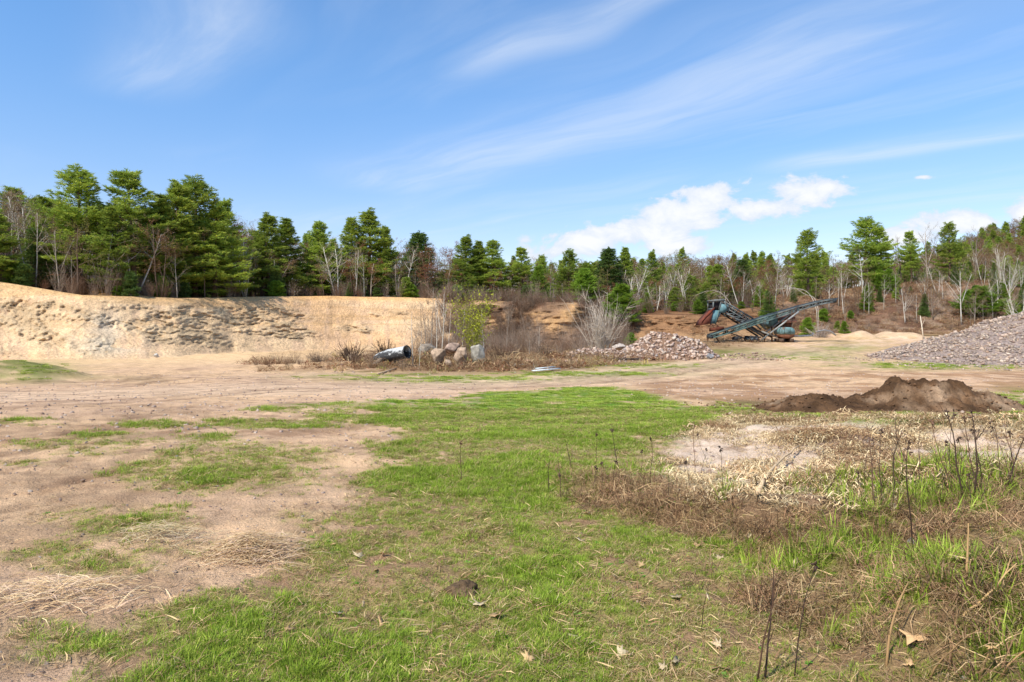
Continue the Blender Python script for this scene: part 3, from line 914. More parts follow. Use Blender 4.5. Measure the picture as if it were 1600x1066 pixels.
def bare_tree(seed, H=9.0, stems=1, spread=.28, bark=(.6, .58, .54), twig=(.25, .18, .14), bud=None, nbud=700, crownstart=.35, r0=.011, fork=False):
    rng = np.random.default_rng(seed)
    tr = MB(); cr = MB()
    bark = np.asarray(bark); twig = np.asarray(twig)
    tips = []
    TW = []; TC = []

    def branch(p, d, L, r, lvl):
        n = 5
        P = [p]; dd = np.array(d, float)
        for i in range(n):
            dd = dd + rng.normal(0, .10 if lvl else .035, 3) + np.array([0, 0, .05 if lvl else .02])
            dd /= np.linalg.norm(dd)
            P.append(P[-1] + dd * L / n)
        P = np.array(P)
        R = np.linspace(r, r * (.35 if lvl else .25), n + 1)
        cb = bark if r > .02 else bark * .55 + twig * .45
        tr.tube(P, R, 6 if lvl == 0 else (4 if lvl == 1 else 3), cb * rng.uniform(.88, 1.1), cap=(lvl == 0))
        return P, R

    def grow(p, d, L, r, lvl):
        P, R = branch(p, d, L, r, lvl)
        if lvl == 2:
            for k in range(5):
                u = rng.uniform(.15, 1)
                a = P[min(5, int(u * 5))]
                td = (P[-1] - P[0]); td = td / np.linalg.norm(td) + rng.normal(0, .5, 3) + np.array([0, 0, .25]); td /= np.linalg.norm(td)
                l = rng.uniform(.3, .8) * H / 9
                s = np.cross(td, rng.normal(0, 1, 3)); s /= np.linalg.norm(s)
                TW.append([a - s * .008, a + s * .008, a + td * l]); TC.append(twig * rng.uniform(.8, 1.25))
                tips.append((a + td * l * rng.uniform(.4, 1), td))
            return
        nb = rng.integers(8, 13) if lvl == 0 else rng.integers(4, 7)
        for k in range(nb):
            u = (crownstart + (1 - crownstart) * (k + rng.random()) / nb) if lvl == 0 else rng.uniform(.25, 1)
            i = u * 5; i0 = min(4, int(i)); a = P[i0] + (P[i0 + 1] - P[i0]) * (i - i0)
            ax = P[min(5, i0 + 1)] - P[i0]; ax = ax / np.linalg.norm(ax)
            o = rng.normal(0, 1, 3); o -= ax * (o @ ax); o /= np.linalg.norm(o)
            ang = rng.uniform(.45, .95) if lvl == 0 else rng.uniform(.35, .9)
            nd = ax * math.cos(ang) + o * math.sin(ang)
            ll = L * (.42 * (1.15 - u * .75)) * rng.uniform(.7, 1.25) if lvl == 0 else L * rng.uniform(.35, .6)
            grow(a, nd, ll, np.interp(i, np.arange(6), R) * rng.uniform(.4, .6), lvl + 1)

    for s in range(stems):
        az = rng.uniform(0, 6.28) if stems > 1 else rng.uniform(0, 6.28)
        sp = spread * (1 if stems > 1 else .25) * rng.uniform(.5, 1.2)
        base = np.array([math.cos(az), math.sin(az), 0]) * (.22 if stems > 1 else 0) + np.array([0, 0, -.2])
        h = H * rng.uniform(.75, 1.0) if s else H
        grow(base, (math.cos(az) * sp, math.sin(az) * sp, 1), h * 1.0, r0 * h * rng.uniform(.9, 1.15), 0)
        if fork:
            grow(base + np.array([0, 0, H * .38]), (-math.cos(az) * .35, -math.sin(az) * .35, 1), h * .55, r0 * h * .6, 0)
    cr.tris(np.array(TW), np.array(TC))
    if bud is not None and tips:
        idx = rng.integers(0, len(tips), nbud)
        P = np.array([tips[i][0] for i in idx]) + rng.normal(0, .10, (nbud, 3))
        r1 = rng.normal(0, 1, (nbud, 3)); r1 /= np.linalg.norm(r1, axis=1)[:, None]
        r2 = np.cross(r1, rng.normal(0, 1, (nbud, 3))); r2 /= np.linalg.norm(r2, axis=1)[:, None]
        sz = rng.uniform(.05, .12, (nbud, 1))
        T = np.stack([P - r2 * sz * .4, P + r2 * sz * .4, P + r1 * sz], 1)
        cr.tris(T, np.asarray(bud) * rng.uniform(.7, 1.35, (nbud, 1)))
    return tr.mesh('bare_trunk', M_BARK, True), cr.mesh('bare_twigs', M_TWIG)


def brush(seed, H=2.0, n=34, spread=.5, col=(.25, .2, .17), twigs=5, r=.010, bud=None):
    """many thin stems fanning out of one root"""
    rng = np.random.default_rng(seed)
    mb = MB(); tw = []; tc = []
    col = np.asarray(col)
    for i in range(n):
        az = rng.uniform(0, 6.28); sp = spread * rng.uniform(.05, 1)
        b = np.array([math.cos(az), math.sin(az), 0]) * rng.uniform(0, .35) * H * .35
        b[2] = -.08
        h = H * rng.uniform(.45, 1)
        d = np.array([math.cos(az) * sp, math.sin(az) * sp, 1]); d /= np.linalg.norm(d)
        P = [b]
        for k in range(4):
            d = d + rng.normal(0, .10, 3); d /= np.linalg.norm(d)
            P.append(P[-1] + d * h / 4)
        P = np.array(P)
        c = col * rng.uniform(.75, 1.25)
        mb.tube(P, np.linspace(r, r * .3, 5) * rng.uniform(.7, 1.3), 3, c, cap=False)
        for k in range(twigs):
            u = rng.uniform(1, 4); i0 = min(3, int(u)); a = P[i0] + (P[i0 + 1] - P[i0]) * (u - i0)
            td = d + rng.normal(0, .55, 3); td /= np.linalg.norm(td)
            s = np.cross(td, rng.normal(0, 1, 3)); s /= np.linalg.norm(s)
            l = H * rng.uniform(.12, .32)
            tw.append([a - s * r * .6, a + s * r * .6, a + td * l]); tc.append(c * rng.uniform(.8, 1.2))
            if bud is not None:
                for q in range(4):
                    e = a + td * l * rng.uniform(.2, 1) + rng.normal(0, .04, 3); s2 = rng.normal(0, .07, 3)
                    tw.append([e, e + s2, e + rng.normal(0, .07, 3)]); tc.append(np.asarray(bud) * rng.uniform(.7, 1.3))
    if tw:
        mb.tris(np.array(tw), np.array(tc))
    return mb.mesh('bare_brush', M_TWIG)


BIRCH = lin(205, 198, 186); GREYB = lin(150, 140, 128); BROWNB = lin(108, 92, 80)
TAN = lin(134, 108, 80); REDB = lin(138, 92, 68); YELG = lin(150, 152, 60)
P_PINE = [pine(1, 11, 2.9, .10, 'full'), pine(2, 11, 2.5, .16, 'full'), pine(3, 11, 2.7, .24, 'gappy'), pine(4, 11, 3.3, .15, 'gappy'), pine(5, 11, 2.3, .12, 'full'), pine(6, 11, 3.3, .06, 'full')]
YG = (lin(88, 122, 36), lin(112, 146, 44), lin(142, 164, 60))
P_YOUNG = [pine(11, 5, 1.7, .03, 'full', YG, .75), pine(12, 5, 2.0, .03, 'gappy', YG, .8), pine(13, 4.6, 2.2, .02, 'gappy', YG, .8)]
SG = (lin(76, 104, 54), lin(92, 118, 56), lin(124, 144, 70))
P_SPRUCE = [pine(21, 7, 1.7, .03, 'spruce', SG, .6), pine(22, 8, 1.6, .05, 'spruce', SG, .6), pine(23, 8, 1.5, .08, 'spruce', SG, .5)]
P_BIRCH = [bare_tree(31, 9, 1, .2, BIRCH, lin(150, 130, 112), TAN, 250), bare_tree(32, 9, 1, .2, BIRCH, lin(150, 130, 112), TAN, 250, fork=True),
           bare_tree(33, 8, 4, .30, BIRCH, lin(158, 140, 122), YELG * .8, 350, .3), bare_tree(34, 9, 2, .22, BIRCH, lin(150, 130, 112), TAN, 250, .45), bare_tree(35, 9, 1, .3, BIRCH, lin(150, 130, 112), None, 0, .55, fork=True)]
P_HARD = [bare_tree(41, 9, 1, .2, BROWNB, lin(104, 84, 68), TAN, 1900), bare_tree(42, 9, 1, .2, GREYB, lin(110, 92, 76), TAN * .9, 1800, fork=True),
          bare_tree(43, 9, 2, .2, BROWNB * .9, lin(104, 80, 64), lin(124, 96, 70), 2000, .3), bare_tree(44, 9, 1, .25, GREYB, lin(110, 94, 80), lin(132, 118, 80), 1600, .25), bare_tree(45, 9, 1, .2, BROWNB, lin(108, 90, 74), lin(126, 122, 66), 2000, .25)]
P_RED = [bare_tree(51, 8, 1, .2, BROWNB, lin(110, 82, 66), REDB, 2200, .3), bare_tree(52, 8, 1, .2, GREYB, lin(110, 82, 66), REDB, 2000, .25)]
P_SNAG = [bare_tree(55, 9, 1, .2, lin(150, 140, 128), lin(120, 106, 94), None, 0, .3, .014, True), bare_tree(56, 9, 1, .2, lin(120, 108, 98), lin(110, 96, 84), None, 0, .4, .013, True)]
P_SAP = [bare_tree(57, 6, 1, .2, BIRCH * .9, lin(140, 118, 100), None, 0, .3, .007), bare_tree(58, 6, 1, .2, GREYB, lin(140, 118, 100), TAN, 120, .25, .007)]

PROTO = {'pine': P_PINE, 'young pine': P_YOUNG, 'spruce': P_SPRUCE, 'birch': P_BIRCH, 'hardwood': P_HARD, 'red maple': P_RED, 'snag': P_SNAG, 'sapling': P_SAP}
PH = {'pine': 11.0, 'young pine': 5.0, 'spruce': 7.5, 'birch': 8.6, 'hardwood': 9.5, 'red maple': 8.4, 'snag': 9.5, 'sapling': 6.0}
NAME = {'pine': 'pine_tree', 'young pine': 'young_pine', 'spruce': 'spruce_tree', 'birch': 'birch_tree', 'hardwood': 'bare_tree', 'red maple': 'budding_tree', 'snag': 'dead_tree', 'sapling': 'sapling'}


def real_height(kind, var):
    me = PROTO[kind][var][1] if kind != 'snag' else PROTO[kind][var][0]
    z = np.zeros(len(me.vertices) * 3, np.float32); me.vertices.foreach_get('co', z)
    return float(z[2::3].max())


HT = {k: [real_height(k, i) for i in range(len(v))] for k, v in PROTO.items()}


def plant(kind, var, X, Y, Z, h, label, group, wide=1.0, rot=None):
    tm, cm = PROTO[kind][var]
    s = h / HT[kind][var]
    e = empty(NAME[kind], (X, Y, Z), label, 'tree', group, rnd(0, 6.28) if rot is None else rot, (s * wide, s * wide, s))
    ob('trunk', tm, e)
    ob('crown', cm, e)
    return e


def plant_px(kind, var, px, top, dY, label, group=None, wide=1.0, Y=None, base=None):
    if Y is None:
        Y = float(creY(px)) + dY
    X, Y, Z = at(px, Y)
    ztop = CZ + (HY - top) / F * Y
    return plant(kind, var, X, Y, Z - .05, max(1.0, ztop - Z), label, group, wide)


NAMED = [
    # kind, variant, px, top row, behind crest, width, label
    ('pine', 3, 122, 256, 7, 1.05, 'tall ragged pine with long layered boughs above the red earth mound'),
    ('pine', 0, 172, 318, 4, .85, 'lower pine with full boughs between the two tallest pines on the left'),
    ('pine', 2, 208, 260, 6, 1.0, 'tall pine with a bare strip of trunk showing below its open top'),
    ('pine', 4, 252, 300, 6, 1.0, 'mid-height pine filling the gap left of the broad twin-topped pines'),
    ('pine', 1, 278, 277, 6, 1.1, 'tall full pine, left one of the close twin tops above the sand bank'),
    ('pine', 3, 304, 272, 7, 1.0, 'tall pine with a ragged tip, right one of the close twin tops'),
    ('pine', 5, 335, 318, 4, 1.05, 'broad bushy pine with boughs down to the ground left of the birch clump'),
    ('pine', 2, 352, 306, 11, .7, 'thin pine with an open wispy top standing just behind the broad bushy pine'),
    ('birch', 2, 384, 352, 3, 1.0, 'white birch clump of several stems right of the broad bushy pine'),
    ('pine', 1, 418, 328, 6, 1.1, 'full rounded pine right of the first birch clump'),
    ('pine', 4, 448, 338, 8, 1.0, 'pine with a soft pointed top right of the full rounded pine'),
    ('spruce', 0, 431, 412, 2.5, 1.1, 'dark squat spruce at the foot of the full rounded pine'),
    ('pine', 0, 500, 342, 7, .9, 'pointed yellow-green pine behind the brown budding trees'),
    ('birch', 2, 528, 368, 3, 1.1, 'leaning white birch clump right of the pointed yellow-green pine'),
    ('birch', 1, 556, 372, 3, .8, 'forked white birch standing in front of the dark tall pine pair'),
    ('birch', 0, 569, 382, 3, .6, 'slender straight white birch right of the forked birch'),
    ('pine', 4, 549, 336, 7, .9, 'left pine of the dark tall pair behind the forked birch'),
    ('pine', 1, 577, 323, 8, 1.15, 'right and tallest pine of the dark tall pair behind the forked birch'),
    ('pine', 0, 602, 350, 7, .7, 'slim pine closing the right side of the dark tall pair'),
    ('spruce', 1, 546, 440, 2.2, 1.3, 'low dark green fir bush at the foot of the forked birch'),
    ('spruce', 0, 652, 358, 14, 1.5, 'spire-shaped spruce rising over the reddish budding trees'),
    ('birch', 3, 626, 378, 5, 1.0, 'pair of pale birches left of the spire-shaped spruce'),
    ('red maple', 0, 667, 378, 7, 1.1, 'budding tree with a rusty red crown below the spire-shaped spruce'),
    ('red maple', 1, 702, 374, 9, .9, 'reddish budding tree left of the dense middle pines'),
    ('pine', 1, 727, 364, 7, 1.1, 'dense dark pine, first of the middle pine group behind the willow sapling'),
    ('pine', 4, 748, 374, 8, .9, 'narrow pine in the middle of the middle pine group'),
    ('pine', 0, 771, 372, 8, 1.1, 'dense pine with a rounded top at the right of the middle pine group'),
    ('pine', 2, 816, 384, 9, .9, 'open pine with a bent top right of the middle pine group'),
    ('young pine', 0, 842, 412, 4, 1.0, 'bright green young pine above the overgrown brown bank'),
    ('pine', 3, 889, 387, 10, .9, 'open ragged pine over the bright young pines in the middle'),
    ('young pine', 1, 913, 416, 4, 1.1, 'bushy bright young pine right of the sandy ridge'),
    ('hardwood', 4, 936, 424, 2, .9, 'yellow-green leafing tree between two bright young pines'),
    ('spruce', 0, 951, 384, 12, 1.5, 'pointed spruce standing above the skyline of bare trees'),
    ('pine', 4, 977, 384, 13, .8, 'pine with a small crown right of the pointed spruce'),
    ('pine', 1, 1018, 388, 13, .8, 'dark slanting pine at the end of the middle skyline'),
    ('young pine', 1, 972, 440, -3.5, 1.2, 'bright young pine low on the bank behind the pale birch bush'),
    ('young pine', 0, 1010, 455, 5, 1.0, 'bright green young pine on the lip of the earth cut'),
    ('birch', 1, 1042, 426, 4, .9, 'forked birch on top of the earth cut'),
    ('birch', 3, 1074, 408, 4, 1.0, 'tall twin birch at the end of the earth cut'),
    ('spruce', 0, 1159, 402, 16, 1.4, 'lone dark spruce behind the birches over the screening machine'),
    ('birch', 3, 1158, 404, 3, 1.1, 'pale twin birch right behind the screening machine head'),
    ('birch', 0, 1188, 432, -2, .6, 'thin straight birch behind the crossing of the two conveyors'),
    ('birch', 1, 1210, 402, -4, 1.0, 'forked white birch standing behind the long conveyor'),
    ('pine', 3, 1262, 355, 4, .95, 'lone pine with wide flat boughs against the sky above the conveyor tip'),
    ('pine', 3, 1352, 337, 1, 1.15, 'tallest pine on the right slope, with a broad billowing crown'),
    ('pine', 2, 1378, 352, 3, .8, 'ragged pine touching the right side of the tallest slope pine'),
    ('pine', 2, 1424, 358, 0, .7, 'thin pine with a small tufted top between dead branches'),
    ('pine', 3, 1484, 344, -1, .75, 'pine leaning right with tufted boughs among bare crowns'),
    ('snag', 0, 1450, 348, -2, 1.1, 'dead tree with forked bare limbs between two thin pines'),
    ('snag', 1, 1408, 366, 3, 1.0, 'dark dead tree with crooked limbs right of the broad slope pine'),
    ('snag', 1, 1524, 350, 2, 1.0, 'bare dark tree standing tall against the cloud at the far right'),
    ('birch', 1, 1445, 414, -14, .8, 'white birch with a low fork on the leaf-covered slope'),
    ('birch', 3, 1537, 388, -4, .8, 'tall white twin birch below the wooded hill'),
    ('birch', 2, 1566, 374, -2, .8, 'birch clump with pale stems in front of the wooded hill'),
    ('birch', 1, 1502, 402, -20, 1.0, 'white birch behind the top of the large stone pile'),
    ('birch', 0, 1310, 420, -8, .6, 'straight slender birch on the slope right of the conveyor tip'),
    ('birch', 4, 1318, 404, -12, .7, 'birch with a bare lower stem leaning beside the conveyor tip'),
    ('birch', 0, 1350, 432, -12, .6, 'thin pale birch in front of the tallest slope pine'),
    ('birch', 0, 1381, 426, -12, .6, 'thin pale birch right of the tallest slope pine'),
    ('birch', 2, 1592, 438, -22, .9, 'leaning birch clump at the edge of the large stone pile'),
    ('young pine', 2, 1532, 444, -16, 1.5, 'wide dark pine bush in front of the birches above the stone pile'),
    ('young pine', 1, 1562, 440, -12, 1.3, 'second wide pine bush behind the leaning birch clump'),
    ('young pine', 0, 1422, 452, -6, 1.3, 'low round pine bush high on the leaf-covered slope'),
    ('birch', 0, 18, 296, 5, .6, 'leftmost thin white birch on the bank'),
    ('birch', 3, 54, 290, 4, .8, 'white birch pair left of the red earth mound'),
    ('birch', 0, 86, 322, 6, .6, 'thin birch just behind the red earth mound'),
    ('sapling', 0, 277, 385, 1.5, 1.0, 'crooked pale sapling in front of the tall full pines'),
    ('sapling', 0, 113, 390, 3, .9, 'slanting pale sapling behind the red earth mound'),
]
for (k, v, px, top, dY, w, lab) in NAMED:
    plant_px(k, v, px, top, dY, lab, None, w * (1.45 if k == 'pine' else 1.1))

ANCHOR = [(20, 'the leftmost white birch'), (122, 'the tall ragged layered pine'), (208, 'the open-topped tall pine'), (290, 'the broad twin-topped pines'), (335, 'the broad bushy pine'), (384, 'the first birch clump'), (430, 'the full rounded pine'),
          (500, 'the pointed yellow-green pine'), (528, 'the leaning birch clump'), (575, 'the dark tall pine pair'), (626, 'the pale birch pair'), (652, 'the spire-shaped spruce'), (700, 'the reddish budding tree'), (748, 'the middle pine group'), (816, 'the bent-topped open pine'),
          (842, 'the bright bank-top young pine'), (889, 'the ragged middle pine'), (913, 'the bushy sandy-ridge young pine'), (951, 'the pointed skyline spruce'), (1018, 'the slanting dark pine'), (1042, 'the forked earth-cut birch'), (1074, 'the twin earth-cut birch'),
          (1120, 'the screening machine head'), (1159, 'the lone dark spruce'), (1210, 'the forked conveyor birch'), (1262, 'the lone flat-boughed pine'), (1318, 'the conveyor tip'), (1352, 'the tallest slope pine'), (1424, 'the thin tufted slope pine'),
          (1450, 'the forked dead tree'), (1484, 'the right-leaning tufted pine'), (1524, 'the tall cloud-side bare tree'), (1566, 'the pale hillside birch clump'), (1600, 'the leaning stone-pile birches')]


def near_word(px): return min(ANCHOR, key=lambda k: abs(k[0] - px))[1]


MIDA = [(440, 'the pit floor edge'), (540, 'the dark stump-like block'), (612, 'the dumped pipe'), (683, 'the tan angular boulder'), (715, 'the brown boulder'), (745, 'the silvery upright boulder'), (790, 'the low pink stone'), (852, 'the white boards'), (905, 'the rounded grey shrub'), (945, 'the pale birch bush'), (990, 'the middle stone pile')]


def mid_rel(px):
    a = min(MIDA, key=lambda k: abs(k[0] - px))
    return 'behind and ' + ('left of ' if px < a[0] - 5 else 'right of ' if px > a[0] + 5 else 'above ') + a[1]


def near_rel(px, mid='right under '):
    a = min(ANCHOR, key=lambda k: abs(k[0] - px))
    return ('left of ' if px < a[0] - 6 else 'right of ' if px > a[0] + 6 else mid) + a[1]


# the crowd of the wood: rows behind the front trees
FILL = {
    'left': (-60, 370, {'hardwood': 'bare grey-brown tree in the wood behind the tall left pines', 'pine': 'pine standing deep in the wood behind the tall left pines', 'birch': 'white-stemmed birch in the wood behind the tall left pines', 'spruce': 'dark spruce low in the wood behind the tall left pines', 'red maple': 'reddish budding tree in the wood behind the tall left pines'}),
    'mid': (370, 800, {'hardwood': 'bare brown tree in the wood above the long sand bank', 'pine': 'pine in the second rows of the wood above the long sand bank', 'birch': 'pale birch in the wood above the long sand bank', 'spruce': 'dark spruce low in the wood above the long sand bank', 'red maple': 'rusty budding tree in the wood above the long sand bank'}),
    'cut': (800, 1190, {'hardwood': 'bare brown tree in the wood above the overgrown bank and earth cut', 'pine': 'small pine in the wood above the overgrown bank and earth cut', 'birch': 'pale birch in the wood above the overgrown bank and earth cut', 'spruce': 'dark spruce in the wood above the overgrown bank and earth cut', 'red maple': 'rusty budding tree in the wood above the overgrown bank and earth cut'}),
    'slope': (1190, 1680, {'hardwood': 'bare tree in the wood on top of the leaf-covered right slope', 'pine': 'pine in the wood on top of the leaf-covered right slope', 'birch': 'pale birch in the wood on top of the leaf-covered right slope', 'spruce': 'dark spruce in the wood on top of the leaf-covered right slope', 'red maple': 'reddish budding tree in the wood on top of the right slope'})}
SKYX = [-60, 0, 30, 60, 110, 170, 240, 320, 370, 400, 470, 520, 600, 640, 700, 760, 800, 850, 900, 960, 1020, 1060, 1110, 1160, 1200, 1260, 1330, 1400, 1450, 1500, 1550, 1600, 1680]
SKYY = [270, 274, 282, 286, 300, 300, 305, 315, 330, 350, 352, 362, 362, 370, 380, 382, 392, 395, 394, 394, 398, 404, 408, 402, 404, 400, 398, 398, 394, 392, 380, 378, 370]


def sky_top(px): return float(np.interp(px, SKYX, SKYY))


rows = [(3.5, 34, .0), (9, 25, .0), (14, 22, 4), (22, 20, 0), (34, 18, 3)]
for reg, (x0, x1, labs) in FILL.items():
    for ri, (dY, step, off) in enumerate(rows):
        px = x0 + rnd(0, step)
        while px < x1:
            r = random.random()
            if reg == 'left':
                kind = 'hardwood' if r < .50 else 'pine' if r < .68 else 'birch' if r < .84 else 'spruce' if r < .96 else 'red maple'
            elif reg == 'mid':
                kind = 'hardwood' if r < .44 else 'pine' if r < .64 else 'birch' if r < .80 else 'spruce' if r < .88 else 'red maple'
            elif reg == 'cut':
                kind = 'hardwood' if r < .42 else 'pine' if r < .64 else 'birch' if r < .82 else 'spruce' if r < .88 else 'red maple'
            else:
                kind = 'hardwood' if r < .34 else 'pine' if r < .66 else 'birch' if r < .84 else 'spruce' if r < .94 else 'red maple'
            Y = float(creY(px)) + dY + rnd(-2.5, 2.5)
            top = sky_top(px) + abs(random.gauss(0, 13)) + (4 - ri) * 4 + (14 if ri == 0 else 0)
            X, Y, Z = at(px, Y)
            h = CZ + (HY - top) / F * Y - Z
            if kind == 'spruce':
                h *= rnd(.45, .85)
            if reg == 'slope' and kind in ('pine',):
                h *= rnd(.7, .95)
            h = min(max(h, 3.2), 13.5)
            var = random.randrange(len(PROTO[kind]))
            wd = rnd(.95, 1.4) * (1.0 if h > 7 else 1.35)
            look = {'hardwood': ('slender bare brown', 'forked bare grey', 'twin-stemmed bare brown', 'pale bare grey', 'olive-budded bare'), 'pine': ('full green', 'tall narrow', 'open-crowned', 'ragged flat-boughed', 'narrow dense', 'broad low-boughed'), 'birch': ('straight white', 'forked white', 'many-stemmed white', 'twin white', 'sparse white'), 'spruce': ('dark squat', 'dark pointed', 'dark thin'), 'red maple': ('rusty-budded', 'reddish grey')}[kind][var]
            lab_ = look + ' ' + {'hardwood': 'tree', 'pine': 'pine', 'birch': 'birch', 'spruce': 'spruce', 'red maple': 'tree'}[kind] + ('', ' beside ', ' close behind ', ' well behind ', ' deep behind ', ' farthest back behind ')[ri + 1] + near_word(px)
            plant(kind, var, X, Y, Z - .1, h, lab_, labs[kind].split(' in the ')[0].split(' standing ')[0].split(' low ')[0] + 's of the wood, ' + {'left': 'left pine stand', 'mid': 'above the sand bank', 'cut': 'above the earth cut', 'slope': 'on the right slope'}[reg], wd)
            px += step * rnd(.65, 1.35)

rs = random.Random(12)
for i in range(52):
    px = rs.uniform(1170, 1680); Y = float(creY(px)) - rs.uniform(1, 20) * (1 if px > 1260 else .4)
    kind = rs.choice(['young pine', 'young pine', 'birch', 'birch', 'spruce', 'hardwood', 'hardwood'])
    X, Y, Z = at(px, Y)
    var = rs.randrange(len(PROTO[kind]))
    lk = {'young pine': 'bright young pine', 'birch': 'pale birch', 'spruce': 'small dark spruce', 'hardwood': 'bare grey tree'}[kind]
    plant(kind, var, X, Y, Z - .1, {'young pine': rs.uniform(2, 4.2), 'birch': rs.uniform(5, 8.5), 'spruce': rs.uniform(2.5, 5), 'hardwood': rs.uniform(5, 8)}[kind], lk + (' standing low' if Y < float(creY(px)) - 9 else ' standing high') + ' on the slope below ' + near_word(px), lk + 's on the right slope', rs.uniform(.9, 1.3))

# undergrowth along the forest edge and on the slopes
P_BUSH = [brush(61, 2.2, 40, .55, lin(128, 104, 86), 6), brush(62, 1.8, 50, .7, lin(140, 120, 104), 5), brush(63, 2.6, 30, .4, lin(150, 132, 116), 6), brush(64, 1.4, 46, .9, lin(112, 84, 66), 5)]
P_GREENBUSH = [pine(71, 2.6, .95, .02, 'gappy', SG, 1.5)[1], pine(72, 2.3, 1.1, .02, 'gappy', YG, 1.5)[1], pine(73, 3.2, .9, .04, 'gappy', (PINE_B, PINE_A, PINE_C), 1.3)[1]]


USED = set()


def bush(me, name, px, Y, s, lab, grp, cat='shrub', wide=1.0, rot=None):
    if lab in USED:
        return
    USED.add(lab)
    X, Y, Z = at(px, Y)
    o = ob(name, me, None, (X, Y, Z), (0, 0, rnd(0, 6.28) if rot is None else rot), (s * wide, s * wide, s))
    return tag(o, lab, cat, grp)


def region_word(px):
    return 'at the left pine stand' if px < 370 else 'above the long sand bank' if px < 690 else 'above the overgrown bank' if px < 990 else 'above the earth cut' if px < 1190 else 'on the leaf-covered right slope'


for i in range(130):
    px = rnd(-40, 1190)
    Y = float(creY(px)) + rnd(.6, 5)
    if random.random() < .74:
        vb = random.randrange(4)
        bush(P_BUSH[vb], 'bare_shrub', px, Y, rnd(.6, 1.5), ('twiggy brown', 'wide grey', 'tall pale', 'low dark brown')[vb] + ' leafless shrub ' + near_rel(px) + ('', ' by the edge')[Y - float(creY(px)) < 2.2], 'bare shrubs along the forest edge, ' + region_word(px))
    else:
        vb = random.randrange(3)
        bush(P_GREENBUSH[vb], 'evergreen_shrub', px, Y, rnd(.35, .85), ('dark', 'bright', 'tall')[vb] + ' little evergreen low ' + near_rel(px) + ('', ' by the bank edge')[Y - float(creY(px)) < 2.2], 'evergreen shrubs along the forest edge, ' + region_word(px), wide=rnd(.9, 1.4))
for i in range(84):
    px = rnd(1190, 1660)
    Y = float(toeY(px)) + rnd(.1, 1.25) * float(creY(px) - toeY(px))
    if random.random() < .90:
        vb = random.randrange(4)
        bush(P_BUSH[vb], 'bare_shrub', px, Y, rnd(.4, 1.1), ('twiggy brown', 'wide grey', 'tall pale', 'low dark brown')[vb] + ' brush on the slope below and ' + near_rel(px), 'bare brush on the right slope')
    else:
        vb = random.randrange(3)
        bush(P_GREENBUSH[vb], 'evergreen_shrub', px, Y, rnd(.3, .8), ('dark', 'bright', 'tall')[vb] + ' small evergreen on the slope below and ' + near_rel(px), 'evergreen bushes on the right slope')
for i in range(26):
    px = rnd(1230, 1650)
    Y = float(toeY(px)) + rnd(.15, 1.1) * float(creY(px) - toeY(px))
    X, Y, Z = at(px, Y)
    plant('sapling', random.randrange(2), X, Y, Z, rnd(2.5, 6), 'thin pale sapling on the slope below and ' + near_rel(px), 'saplings on the right slope')
for (px, top, dY) in ((1320, 492, -6), (1297, 478, -5), (1212, 470, 1)):
    pass
for (px_, Y_, h_, v_, lab_) in ((1319, 84, 2.0, 0, 'small bright green pine right of the hopper'), (1262, 83, 2.4, 1, 'small bright green pine behind the pink plates of the hopper'), (985, 70, 1.7, 2, 'small bright green pine behind the middle stone pile'), (1090, 88.5, 2.0, 1, 'small bright green pine on the edge of the earth cut')):
    X, Y, Z = at(px_, Y_)
    plant('young pine', v_, X, Y, Z, h_, lab_, None, 1.25)

# overgrown middle ground
for i in range(84):
    px = random.gauss(800, 110)
    if not 640 < px < 1000:
        continue
    Y = rnd(49, 88)
    s_ = rnd(.45, 1.0) * (1.7 if random.random() < .25 else 1)
    vb = random.randrange(3)
    bush(P_BUSH[vb], 'bare_shrub', px, Y, s_, ('low ' if s_ < .7 else 'tall ' if s_ > 1.1 else '') + ('twiggy brown', 'wide grey', 'thin pale')[vb] + ' thicket shrub ' + mid_rel(px), 'leafless shrubs of the middle thicket')
for i in range(70):
    px = rnd(395, 760)
    Y = 36.5 + rnd(0, 6.5) + (0 if px > 520 else 2)
    vb = random.choice((0, 1, 3)); s_ = rnd(.22, .5) * (1.5 if 470 < px < 640 and random.random() < .5 else 1)
    bush(P_BUSH[vb], 'bare_shrub', px, Y, s_, ('small' if s_ < .36 else 'knee-high' if s_ < .55 else 'waist-high') + (' twiggy', ' wide', '', ' dark')[vb] + ' leafless weed bush ' + mid_rel(px).replace('behind and ', '').replace('above', 'before'), 'low weed bushes around the dumped pipe')
bush(brush(87, 1.5, 70, 1.3, lin(92, 74, 60), 6, .02), 'brush_pile', 548, 41.0, 1.0, 'dark heap of dead brush left of the dumped pipe', None, 'brush pile')
bush(brush(88, 1.3, 60, 1.5, lin(120, 104, 90), 6, .018), 'brush_pile', 500, 41.5, .8, 'low grey heap of dead brush at the left end of the debris', None, 'brush pile')
bush(brush(89, 1.6, 60, 1.2, lin(110, 88, 72), 6, .02), 'brush_pile', 780, 43.0, .9, 'heap of dead brush right of the silvery upright boulder', None, 'brush pile')
bush(brush(90, 1.6, 60, 1.3, lin(126, 106, 90), 6, .02), 'brush_pile', 850, 47.0, .9, 'heap of grey brush behind the white boards', None, 'brush pile')
for (px, py) in ((438, 583), (466, 580), (368, 572)):
    pass
for i in range(22):
    px = rnd(650, 975); Y = rnd(52, 84)
    bush(P_BUSH[2] if i % 3 else P_BUSH[0], 'tall_shrub', px, Y, rnd(1.0, 2.2), ('spindly pale' if i % 3 else 'bushy brown') + ' tall shrub rising ' + mid_rel(px), 'tall bare shrubs of the middle thicket', wide=.75)
